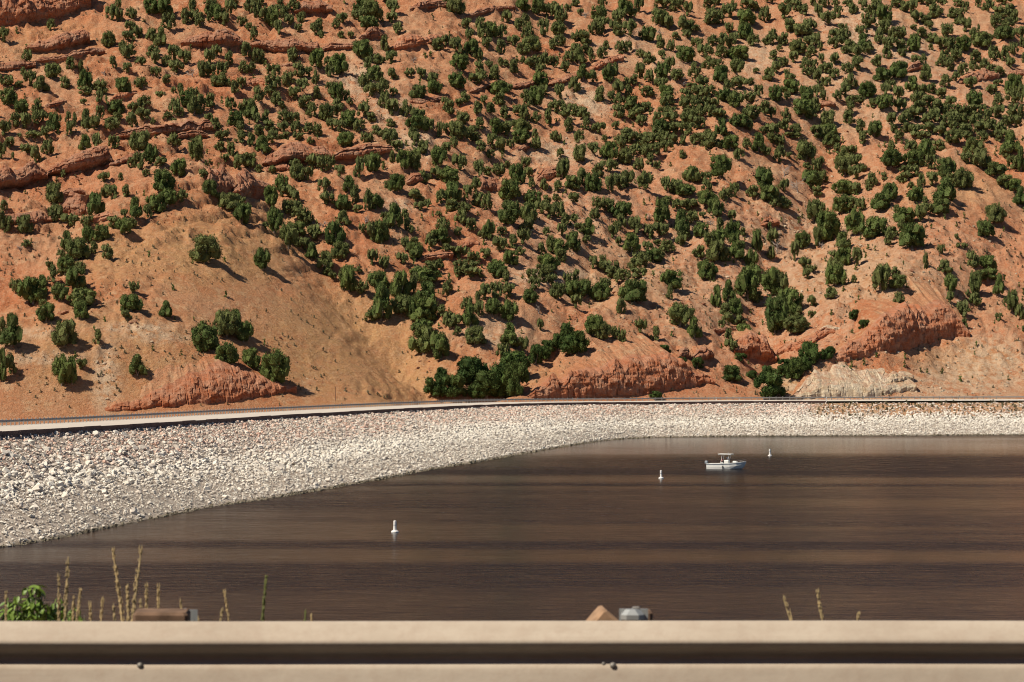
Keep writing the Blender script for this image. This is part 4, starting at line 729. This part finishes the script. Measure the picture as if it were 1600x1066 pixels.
tone = np.clip(.30 + .30 * bigf * NR.uniform(.2, 1.2, len(xs)) + .20 * NR.standard_normal(len(xs)), 0, .75)
pink = pk * np.clip(NR.uniform(-.5, 1.0, len(xs)), 0, 1)
px = size * F / D; inframe = (xs > 2) & (xs < 1598); order = np.argsort(-(px * inframe)); top = set(order[:290].tolist())
VV = []; FF = []; TN = []; PK = []; DP = []; n = 0
stone_me = []
for i, (v, f) in enumerate(SHI):
    stone_me.append([mesh_np('stone', v, f, M['stone'], False, {'tone': np.full(len(v), tv), 'pink': np.full(len(v), pv)}) for tv, pv in ((.25, .1), (.45, 0), (.6, 0))])
for i in range(len(xs)):
    w = size[i]; a = NR.uniform(0, 6.28); ca, sa = math.cos(a), math.sin(a)
    if i in top:
        o = obj('stone', stone_me[i % 10][int(NR.integers(3))], bank); o.location = (X[i], D[i], zb[i] + .06 * w); o.scale = (w, w, w); o.rotation_euler = (NR.uniform(-.6, .6), NR.uniform(-.6, .6), a); continue
    v, f = SLO[i % 14]; b = NR.uniform(-.7, .7); cb, sb = math.cos(b), math.sin(b)
    y1 = v[:, 1] * cb - v[:, 2] * sb; z1 = v[:, 1] * sb + v[:, 2] * cb
    VV.append(np.stack([(v[:, 0] * ca - y1 * sa) * w + X[i], (v[:, 0] * sa + y1 * ca) * w + D[i], z1 * w + zb[i] + .04 * w], -1)); FF.append(f + n); n += len(v)
    TN.append(np.full(len(v), tone[i])); PK.append(np.full(len(v), pink[i])); DP.append(np.full(len(v), .85 * float(zb[i] < .22)))
rip = obj('riprap', mesh_np('riprap', np.concatenate(VV), np.concatenate(FF), M['stone'], False, {'tone': np.concatenate(TN), 'pink': np.concatenate(PK), 'damp': np.concatenate(DP)}), bank, 'stuff')
# loose rubble on the hillside, red everywhere and pale on the pale scree
def rubble(name, pts, mat, big):
    VV = []; FF = []; n = 0
    for x, y in pts:
        p = hit(x, y); w = min(R.lognormvariate(big, .5), 1.9); v, f = SLO[R.randrange(14)]; a = R.uniform(0, 6.28); ca, sa = math.cos(a), math.sin(a)
        VV.append(np.stack([(v[:, 0] * ca - v[:, 1] * sa) * w + p.x, (v[:, 0] * sa + v[:, 1] * ca) * w + p.y, v[:, 2] * w + p.z], -1)); FF.append(f + n); n += len(v)
    obj(name, mesh_np(name, np.concatenate(VV), np.concatenate(FF), mat, False), hill, 'stuff')
pts = []
for _ in range(9000):
    x, y = R.uniform(0, 1600), R.uniform(-5, 622)
    if vnoise(np.array([x * .012]), np.array([y * .02]), 77)[0] < R.uniform(.3, .75): continue
    if x < 640 and y > 350 and R.random() < .85: continue
    pts.append((x, y))
rubble('rubble', pts, M['rock'], -.75)
rubble('pale_rubble', [(px + rx * R.gauss(0, .5), py + ry * R.gauss(0, .5)) for px, py, rx, ry, k in PALE for _ in range(int(rx * ry * k * .035))], M['rock_pale'], -.8)

# marker post and small white roadside posts
p = hit(524, 626)
mp = thing('marker_post', 'thin rusty steel post standing alone in the dry grass behind the guardrail', 'post', (p.x, p.y, p.z - .6))
MB().box(-.07, .07, -.05, .05, 0, 4.2, bev=.01).build('shaft', M['rust'], mp); MB().box(-.09, .09, -.06, -.052, 3.6, 4.15).build('plate', M['rust'], mp)
for x, off, lb in ((1152, 12.6, 'small white roadside post left of the round bush by the road'), (1188, 12.6, 'white roadside marker beside the foot of the big round bush'), (1290, -.6, 'short white post where the dark parapet ends')):
    pt, nn, zc = crest_at(s_of_x(x), off); t = thing('roadside_marker', lb, 'marker post', (pt[0], pt[1], zc + .3), 0, 'white markers along the dam road')
    MB().box(-.12, .12, -.04, .04, 0, 1.35, bev=.02).build('blade', M['white'], t); MB().box(-.09, .09, -.052, -.042, 1.0, 1.2).build('reflector', M['grey'], t)

# ------------------------------------------------------------------ buoys and boat
for x, y, h_, lb in ((617, 832, 1.36, 'nearest white buoy with its long reflection, closest to the guardrail'), (1033, 748, 1.40, 'white buoy left of the motorboat'), (1203, 712.5, 1.42, 'farthest white buoy, beyond the bow of the motorboat')):
    X_, D_, _ = unproj(x, y, 0); b = thing('buoy', lb, 'buoy', (X_, D_, 0), 0, 'white buoys on the reservoir'); b.rotation_euler = (R.uniform(-.04, .04), R.uniform(-.04, .04), 0)
    MB().lathe([(.20, -.5), (.38, -.12), (.44, .02), (.44, .12), (.36, .20), (.22, .24)], 20).build('float_collar', M['buoy'], b, smooth=False)
    MB().lathe([(.215, .23), (.20, .32), (.185, .6), (.18, h_ - .12), (.165, h_ - .03), (.10, h_)], 18).build('column', M['buoy'], b)
    MB().lathe([(.191, h_ * .60), (.191, h_ * .60 + .07)], 18).build('band', M['grey'], b)
X_, D_, _ = unproj(1135, 733, 0)
boat = thing('motorboat', 'white open motorboat with a flat top canopy and grey outboard engine', 'boat', (X_, D_, 0), math.radians(-21))
# hull: stations from stern (-3.6) to bow (+3.7); bow to the right
st = [(-3.45, 1.12, .98, 1.04), (-2.2, 1.22, 1.00, 1.13), (-.6, 1.25, 1.04, 1.14), (.9, 1.18, 1.12, .98), (2.1, .95, 1.24, .62), (2.95, .60, 1.36, .26), (3.45, .26, 1.44, .08), (3.72, .03, 1.48, .02)]
prof = []; 
for xx, hw, gz, ch in st:
    keel = -.42 + max(0, (xx - 1.2)) * .18 + (max(0, xx - 2.6) ** 2) * .95
    row = []
    for sgn in (1, -1): row.append([(xx, sgn * hw, gz), (xx, sgn * hw * .985, gz - .10), (xx, sgn * max(.02, (ch * .25 + hw * .75)), (gz + keel) * .5 + .12), (xx, sgn * ch, keel + (.42 if xx < 2 else .42 * max(.1, (3.8 - xx) / 1.8)))])
    prof.append([row[0][0], row[0][1], row[0][2], row[0][3], (xx, 0, keel), row[1][3], row[1][2], row[1][1], row[1][0]])
m = MB(); m.add([p_ for r_ in prof for p_ in r_], [(i*9+j, i*9+9+j, i*9+10+j, i*9+1+j) for i in range(7) for j in range(8)] + [tuple(range(9))]); m.build('hull', M['white'], boat, smooth=False)
m = MB(); dk = []
for xx, hw, gz, ch in st: dk += [(xx, hw * .96, gz - .01), (xx, hw * .80, gz + .01), (xx, hw * .76, gz - .5 if -3.3 < xx < 2.4 else gz + .01), (xx, -hw * .76, gz - .5 if -3.3 < xx < 2.4 else gz + .01), (xx, -hw * .80, gz + .01), (xx, -hw * .96, gz - .01)]
m.add(dk, [(i*6+j, i*6+1+j, i*6+7+j, i*6+6+j) for i in range(7) for j in range(5)]); m.build('deck', M['white'], boat)
for sgn in (1, -1):
    m = MB(); m.tube([(xx, sgn * (hw + .02), gz - .13) for xx, hw, gz, ch in st[:-1]], .035, 6); m.build('rub_rail', M['grey'], boat)
m = MB(); m.box(-.35, .55, -.42, .42, .5, 1.62, bev=.08); m.build('console', M['white'], boat)
MB().box(.30, .34, -.40, .40, 1.62, 2.02, Matrix.Rotation(-.25, 4, 'Y') @ Matrix.Translation((.35, 0, .06))).build('windscreen', M['grey'], boat)
MB().box(-.95, -.50, -.45, .45, .5, 1.25, bev=.06).build('helm_seat', M['white'], boat)
MB().box(-1.35, 1.15, -.88, .88, 2.62, 2.76, bev=.06).build('canopy', M['white'], boat)
for px_, py_ in ((-.72, -.6), (-.72, .6), (.48, -.55), (.48, .55)):
    MB().tube([(px_ - (.28 if px_ < 0 else .1), py_, .9), (px_, py_, 1.8), (px_ + (.1 if px_ < 0 else .22), py_ * 1.05, 2.64)], .055, 6).build('canopy_support', M['white'], boat)
MB().tube([(.35, .2, 2.76), (.30, .2, 3.1)], .02, 5).build('antenna', M['grey'], boat)
MB().tube([(2.3, -.78, 1.30), (2.5, -.72, 1.55), (3.2, -.38, 1.68), (3.55, 0, 1.72), (3.2, .38, 1.68), (2.5, .72, 1.55), (2.3, .78, 1.30)], .025, 5).build('bow_rail', M['galv'], boat)
MB().box(1.25, 2.0, -.35, .35, 1.0, 1.48, bev=.08).build('bow_cushion', M['white'], boat)
eng = MB(); eng.box(-4.05, -3.50, -.23, .23, .85, 1.45, bev=.1); eng = eng.build('outboard_engine', M['grey'], boat)
MB().box(-3.88, -3.62, -.12, .12, -.45, .86, bev=.04).build('leg', M['black'], eng); MB().box(-3.7, -3.42, -.2, .2, .65, 1.05, bev=.03).build('bracket', M['black'], eng)
MB().tube([(-.3, -1.27, .98), (-.3, -1.30, .5)], .015, 4).build('fender_line', M['black'], boat); MB().tube([(-.3, -1.33, .62), (-.3, -1.34, .5), (-.3, -1.33, .05)], [.03, .10, .06], 8).build('fender', M['black'], boat)

def skin_person(name, label, mw):
    """one continuous seated body grown over a skeleton, clothing and hair as children"""
    J = {'pel': (0, 0, .02, .15), 'sp': (-.03, 0, .25, .145), 'ch': (-.02, 0, .45, .15), 'nk': (.01, 0, .60, .055), 'hd': (.03, 0, .74, .095), 'top': (.03, 0, .83, .075)}
    E = [('pel', 'sp'), ('sp', 'ch'), ('ch', 'nk'), ('nk', 'hd'), ('hd', 'top')]
    for sgn, s_ in ((1, 'l'), (-1, 'r')):
        J.update({'sh' + s_: (-.01, sgn * .18, .52, .06), 'el' + s_: (.10, sgn * .25, .27, .045), 'wr' + s_: (.33, sgn * .18, .30, .034), 'ha' + s_: (.42, sgn * .15, .33, .036),
                  'hip' + s_: (.03, sgn * .10, 0, .10), 'kn' + s_: (.42, sgn * .13, .02, .07), 'an' + s_: (.40, sgn * .13, -.38, .045), 'to' + s_: (.56, sgn * .14, -.43, .035)})
        E += [('ch', 'sh' + s_), ('sh' + s_, 'el' + s_), ('el' + s_, 'wr' + s_), ('wr' + s_, 'ha' + s_), ('pel', 'hip' + s_), ('hip' + s_, 'kn' + s_), ('kn' + s_, 'an' + s_), ('an' + s_, 'to' + s_)]
    names = list(J); me = bpy.data.meshes.new('person'); me.from_pydata([J[n_][:3] for n_ in names], [(names.index(a), names.index(b)) for a, b in E], [])
    o = obj(name, me); tag(o, label, 'person')
    sk = o.modifiers.new('skin', 'SKIN'); sl = me.skin_vertices[0].data
    for n_, v_ in zip(names, sl): v_.radius = (J[n_][3],) * 2; v_.use_root = n_ == 'pel'
    o.modifiers.new('sub', 'SUBSURF').levels = 1; o.modifiers['sub'].render_levels = 1
    dg = bpy.context.evaluated_depsgraph_get(); ev = bpy.data.meshes.new_from_object(o.evaluated_get(dg)); ev.name = 'person'
    o.modifiers.clear(); o.data = ev
    ev.materials.clear(); [ev.materials.append(M[q]) for q in ('skin', 'shirt', 'trousers')]
    for pl in ev.polygons:
        c = pl.center; pl.use_smooth = True
        pl.material_index = 1 if .08 < c.z < .58 and not (c.x > .16) else 2 if c.z <= .10 and not (c.x > .44 and c.z < -.36) else 0
    MB().lathe([(.098, .0), (.112, .05), (.10, .10), (.06, .14), (.01, .15)], 12).build('cap', M['trousers'], o).location = (.015, 0, .745)
    MB().tube([(.12, 0, .765), (.145, 0, .74), (.125, 0, .728)], [.008, .016, .012], 6).build('nose', M['skin'], o)
    o.matrix_world = mw; return o
bpy.context.view_layer.update()
skin_person('person', 'seated person in a red shirt and dark cap at the helm of the motorboat', boat.matrix_world @ Matrix.Translation((-.78, -.12, 1.30)))

# ------------------------------------------------------------------ foreground: verge, guardrail, plants
mpx = F / 11.4                                                         # pixels per metre at the guardrail
vg = []; ys = [(-40, 18.05), (9.2, 18.15), (9.8, 18.2), (13.4, 18.2), (15, 17.6), (30, 7), (44, -2.5)]
gx = np.linspace(-160, 160, 81)
for a in gx:
    for b, c in ys: vg.append((a, b, c + (.08 * math.sin(a * 1.7 + b) if b > 9.3 else 0)))
obj('verge', mesh_np('verge', np.array(vg), grid_faces(81, 7)[:, :], M['verge'], True), None, 'structure')
obj('road', mesh_np('road', np.array([(-160, -3, 18.32), (160, -3, 18.32), (160, 12.6, 18.32), (-160, 12.6, 18.32)], float), np.array([[0, 1, 2, 3]]), M['asphalt']), None, 'structure')
vs = []; gx = np.linspace(-170, 170, 120)                               # unseen bank added behind the camera to shade the guardrail's lower face
for a in gx:
    for b, c in ((-5, 18.1), (-6.5, 19.5), (-8, 23), (-10, 28), (-12.5, 33), (-17, 37), (-30, 41), (-60, 44)):
        k = min(1, (c - 18) / 6); vs.append((a, b - 1.2 * k * float(fbm(a * .12, c * .2, 61, 3)), c + 1.5 * k * float(fbm(a * .05, b * .1, 62, 3))))
obj('unseen_shade_bank', mesh_np('unseen_shade_bank', np.array(vs), grid_faces(120, 8)[:, ::-1], M['hill'], False), None, 'structure')
ZTOP = HC - (970.5 - HY) / F * 11.4
fg = thing('guardrail', 'pale weathered steel beam guardrail crossing the whole foreground', 'guardrail', (0, 11.4, 18.2), 0)
PR = [(.03, -.006), (.012, -.001), (-.004, -.010), (-.022, -.030), (-.045, -.052), (-.062, -.068), (-.068, -.078), (-.066, -.088), (-.052, -.104), (-.028, -.124), (-.006, -.138), (.000, -.146), (-.003, -.153),
      (-.018, -.162), (-.037, -.170), (-.045, -.190), (-.052, -.214), (-.059, -.240), (-.065, -.258), (-.064, -.268), (-.050, -.278), (-.022, -.290), (-.004, -.306), (.02, -.312)]
def beam(x0, x1, dy):
    m = MB(); n = 9; vs = []
    for i in range(n):
        x = x0 + (x1 - x0) * i / (n - 1); w = .0035 * math.sin(x * 2.1 + 1)
        for t_ in (0, .003):
            for a, b in PR: vs.append((x, a + dy + w + t_, ZTOP - 18.2 + b + .002 * math.sin(x * 1.3)))
    q = len(PR); fs = []
    for i in range(n - 1):
        for j in range(q - 1):
            o_ = i * 2 * q + j; p_ = o_ + 2 * q
            fs.append((o_, o_ + 1, p_ + 1, p_)); fs.append((o_ + q, p_ + q, p_ + q + 1, o_ + q + 1))
        for j in (0, q - 1):
            o_ = i * 2 * q + j; p_ = o_ + 2 * q; fs.append((o_, p_, p_ + q, o_ + q))
    for i in (0, n - 1):
        for j in range(q - 1): o_ = i * 2 * q + j; fs.append((o_, o_ + q, o_ + q + 1, o_ + 1))
    m.add(vs, fs); return m.build('beam', M['beam'], fg, smooth=True)
xj = (985 - CX) / mpx
beam(xj - 14, xj - 7.62 + .15, -.002); beam(xj - 7.62 - .15, xj + 3.81, 0); beam(xj + 3.81 - .15, xj + 14, -.002)
for bx_ in (221, 957, 957 + 739, 221 - 739):
    X0 = (bx_ - CX) / mpx
    b = MB(); b.lathe([(.013, 0), (.013, .004), (.010, .010), (.004, .013)], 12)
    o = b.build('bolt', M['bolt'], fg); o.location = (X0, -.038, ZTOP - 18.2 - .174); o.rotation_euler = (math.radians(90), 0, 0)
    b = MB(); b.lathe([(.008, 0), (.008, .007), (.003, .009)], 6); o = b.build('nut', M['bolt'], fg); o.location = (X0 - .037, -.030, ZTOP - 18.2 - .167); o.rotation_euler = (math.radians(90), 0, 0)
def post(x0, x1, ztop, twist, mat, steel):
    """timber block behind the beam and the steel post behind it"""
    cx = ((x0 + x1) / 2 - CX) / mpx * 11.6 / 11.4; w = (x1 - x0) / mpx * 11.6 / 11.4
    hh = .36; o = MB().box(-w / 2, w / 2, -.10, .10, -hh / 2, hh / 2, bev=.012).build('spacer_block', M[mat], fg); o.location = (cx, .15, ztop - hh / 2); o.rotation_euler = (0, twist, .05)
    s0_, s1_, zt = steel; c2 = ((s0_ + s1_) / 2 - CX) / mpx * 11.75 / 11.4; w2 = (s1_ - s0_) / mpx
    b = MB().box(-w2 / 2, w2 / 2, -.075, -.066, -1.7, 0).box(-w2 / 2, w2 / 2, .066, .075, -1.7, -.012).box(-.004, .004, -.066, .066, -1.7, -.006)
    o = b.build('post', M['post'], fg); o.location = (c2, .36, zt)
zpix = lambda y, D: HC - (y - HY) / F * D - 18.2
post(212, 297, zpix(954, 11.55), 0.01, 'timber_dark', (266, 306, zpix(950.5, 11.76)))
post(212 + 740 - 66, 212 + 740 + 4, zpix(953, 11.55), math.radians(41), 'wood', (968, 1012, zpix(949, 11.76)))
def pixbox(x0, x1, y0, y1, D_, dep, name, mat, bev):
    kx = D_ / F; o = MB().box(-(x1 - x0) / 2 * kx, (x1 - x0) / 2 * kx, -dep / 2, dep / 2, 0, (y1 - y0) * kx, bev=bev).build(name, mat, fg)
    o.location = (((x0 + x1) / 2 - CX) * kx, D_ - 11.4, zpix(y1, D_)); return o
pixbox(970, 1006, 952, 976, 11.62, .07, 'reflector_bracket', M['post'], .022); pixbox(996, 1019, 953, 990, 11.95, .10, 'backing_block', M['timber_dark'], .012); pixbox(988, 1000, 948, 953, 11.66, .03, 'bracket_clip', M['bolt'], .004)
post(212 - 740, 297 - 740, zpix(954, 11.55), 0, 'timber_dark', (266 - 740, 306 - 740, zpix(951, 11.76)))
post(212 + 1480, 297 + 1480, zpix(955, 11.55), .02, 'timber_dark', (266 + 1480, 306 + 1480, zpix(951, 11.76)))

STALKS = [(106,870,104,15,'tall thin stalk just right of the green bush'),(90,900,92,12,'shorter stalk rising behind the top of the green bush'),(126,920,119,11,'slanting stub of a stalk at the edge of the green bush'),(116,934,113,11,'short stalk hugging the edge of the green bush'),(178,860,190,16,'tallest leaning stalk, left one of the crossing pair'),
 (222,858,208,16,'tallest stalk leaning the other way, right one of the crossing pair'),(198,916,202,14,'pale stalk between the tall crossing pair'),(227,914,229,13,'stalk close against the right one of the crossing pair'),(246,916,246,11,'lone straight stalk left of the grey post top'),(210,930,208,11,'dim short stalk at the foot of the crossing pair'),(221,942,221,9,'stubby stalk just above the timber block'),
 (142,944,143,12,'short stalk right of the yellow sprig'),(161,936,159,11,'short stalk midway between the bush and the crossing pair'),(176,948,178,9,'stubby stalk left of the crossing pair'),(8,926,8,10,'thin stalk over the left end of the green bush'),(282,942,283,8,'thin stalk above the grey post by the timber block'),(311,962,311,8,'tiny stalk tip right of the timber block'),
 (352,926,358,10,'leaning stalk between the timber block and the lone green stalk'),(348,956,346,8,'low stalk at the foot of the leaning one'),(415,900,412,11,'lone green stalk standing by itself over the water'),(476,952,475,8,'short greenish stalk right of the lone green one'),(486,964,486,7,'tiny stalk tip beside the short greenish one'),
 (1226,936,1235,11,'leaning stalk right of the grey post, left of the taller one'),(1279,926,1286,12,'tallest stalk in the right half of the foreground'),(1344,960,1342,9,'short stalk at the far right of the foreground')]
for i, (tx, ty, bx_, w, lb) in enumerate(STALKS):
    D_ = 12.3 + (i * .37) % 1.6; r = random.Random(i); g = i in (19, 20)
    zt = HC - (ty - HY) / F * D_; xt = (tx - CX) / F * D_; z9 = HC - (970 - HY) / F * D_; xb = (bx_ - CX) / F * D_; sl_ = (xt - xb) / max(zt - z9, .02); zg = 18.12
    o = thing('dry_stalk', lb, 'plant stalk', (xb - sl_ * (z9 - zg), D_, zg), 0, 'dry stalks behind the guardrail'); H = zt - zg; rad = w / F * D_ * .16
    m = MB(); m.tube([(sl_ * H * u + .006 * math.sin(u * 7 + i), .01 * math.sin(u * 4 + i), H * u) for u in (0, .25, .5, .75, 1)], [rad, rad * .95, rad * .9, rad * .8, rad * .5], 6); m.build('stem', M['stalk_green' if g else 'stalk'], o)
    m = MB(); nb = max(6, int((H * .8) / .013))
    for k in range(nb):                                                 # close set seed husks up the stem
        u = .14 + .86 * (k + r.uniform(-.4, .4)) / nb; c = Vector((sl_ * H * u + .006 * math.sin(u * 7 + i), .01 * math.sin(u * 4 + i), H * u))
        if r.random() < .15: continue
        for j in range(3):
            a = j * 2.1 + k * .8 + r.uniform(-.5, .5); q = rad * r.uniform(1.0, 1.75) * (1.1 - .35 * u)
            m.tube([c, c + Vector((math.cos(a) * q, math.sin(a) * q, .012)), c + Vector((math.cos(a) * q * .8, math.sin(a) * q * .8, .026 * r.uniform(.7, 1.3)))], [.002, .0034, .001], 4, False)
    m.build('seed_head', M['stalk_green' if g else 'stalk'], o, 'stuff')

# leafy shrub at the left end of the guardrail
lm = bpy.data.meshes.new('leaf')
lv = []; lf = []
for k, (u, w) in enumerate([(0, .06), (.25, .2), (.55, .24), (.8, .13), (1, .01)]):
    zc = -.28 * u * u
    for sx, dz in ((-1, .05), (0, 0), (1, .05)): lv.append((sx * w, u, zc + dz))
for k in range(4):
    for j in range(2): lf.append((k*3+j, k*3+j+1, k*3+4+j, k*3+3+j))
lm.from_pydata(lv, [], lf); lm.materials.append(M['leaf']); lm.polygons.foreach_set('use_smooth', [True] * len(lf))
SPR = [(12,938),(26,930),(44,918),(58,916),(60,928),(52,940),(36,942),(72,946),(80,942),(92,936),(97,944),(88,956),(74,960),(20,956),(6,952),(46,958),(60,960),(104,958),(34,958)]
SPR2 = [(112,950),(120,944),(124,958),(132,962),(114,960)]
def shrub(label, sprigs, D_, count, extra, lo, hi):
    x0 = sum(s_[0] for s_ in sprigs) / len(sprigs); X0 = (x0 - CX) / F * D_
    o = thing('leafy_shrub', label, 'shrub', (X0, D_, 18.15), 0); r = random.Random(len(sprigs)); m = MB(); lv_ = np.array([tuple(v.co) for v in lm.vertices]); lf_ = np.array([list(p.vertices) for p in lm.polygons]); VV = []; FF = []; n_ = 0
    for sx, sy in sprigs:
        dy = r.uniform(-.2, .2); D2 = D_ + dy; tip = Vector(((sx - CX) / F * D2 - X0, dy, HC - (sy - HY) / F * D2 - 18.15))
        base = Vector((tip.x * .5 + r.uniform(-.05, .05), r.uniform(-.05, .05), -.05)); mid = base.lerp(tip, .6) + Vector((0, 0, .04)); m.tube([base, mid, tip], [.007, .005, .002], 5)
        for k in range(count + extra):
            u = 1 - .9 * r.random() ** 1.3; c = mid.lerp(tip, u) if u > .3 else base.lerp(mid, .6 + u)
            sp = .012 + .03 * (1 - u); c = c + Vector((r.uniform(-sp, sp), r.uniform(-sp, sp), r.uniform(-.01, .01))); L = r.uniform(lo, hi)
            rot = Matrix.Rotation(r.uniform(0, 6.28), 3, 'Z') @ Matrix.Rotation(r.uniform(-1.25, .15), 3, 'X') @ Matrix.Rotation(r.uniform(-.5, .5), 3, 'Y')
            if k < count:
                l = obj('leaf', lm, o); l.location = c; l.scale = (L, L, L); l.rotation_euler = rot.to_euler()
            else: VV.append((lv_ * L) @ np.array(rot).T + np.array(c)); FF.append(lf_ + n_); n_ += len(lv_)
    obj('foliage', mesh_np('foliage', np.concatenate(VV), np.concatenate(FF), M['leaf'], True), o, 'stuff')
    m.build('branches', M['bark'], o)
shrub('bright green leafy shrub rising over the left end of the guardrail', SPR, 14.2, 13, 30, .034, .056)
shrub('yellowish green sprig beside the bright green shrub', SPR2, 13.8, 8, 8, .026, .042)
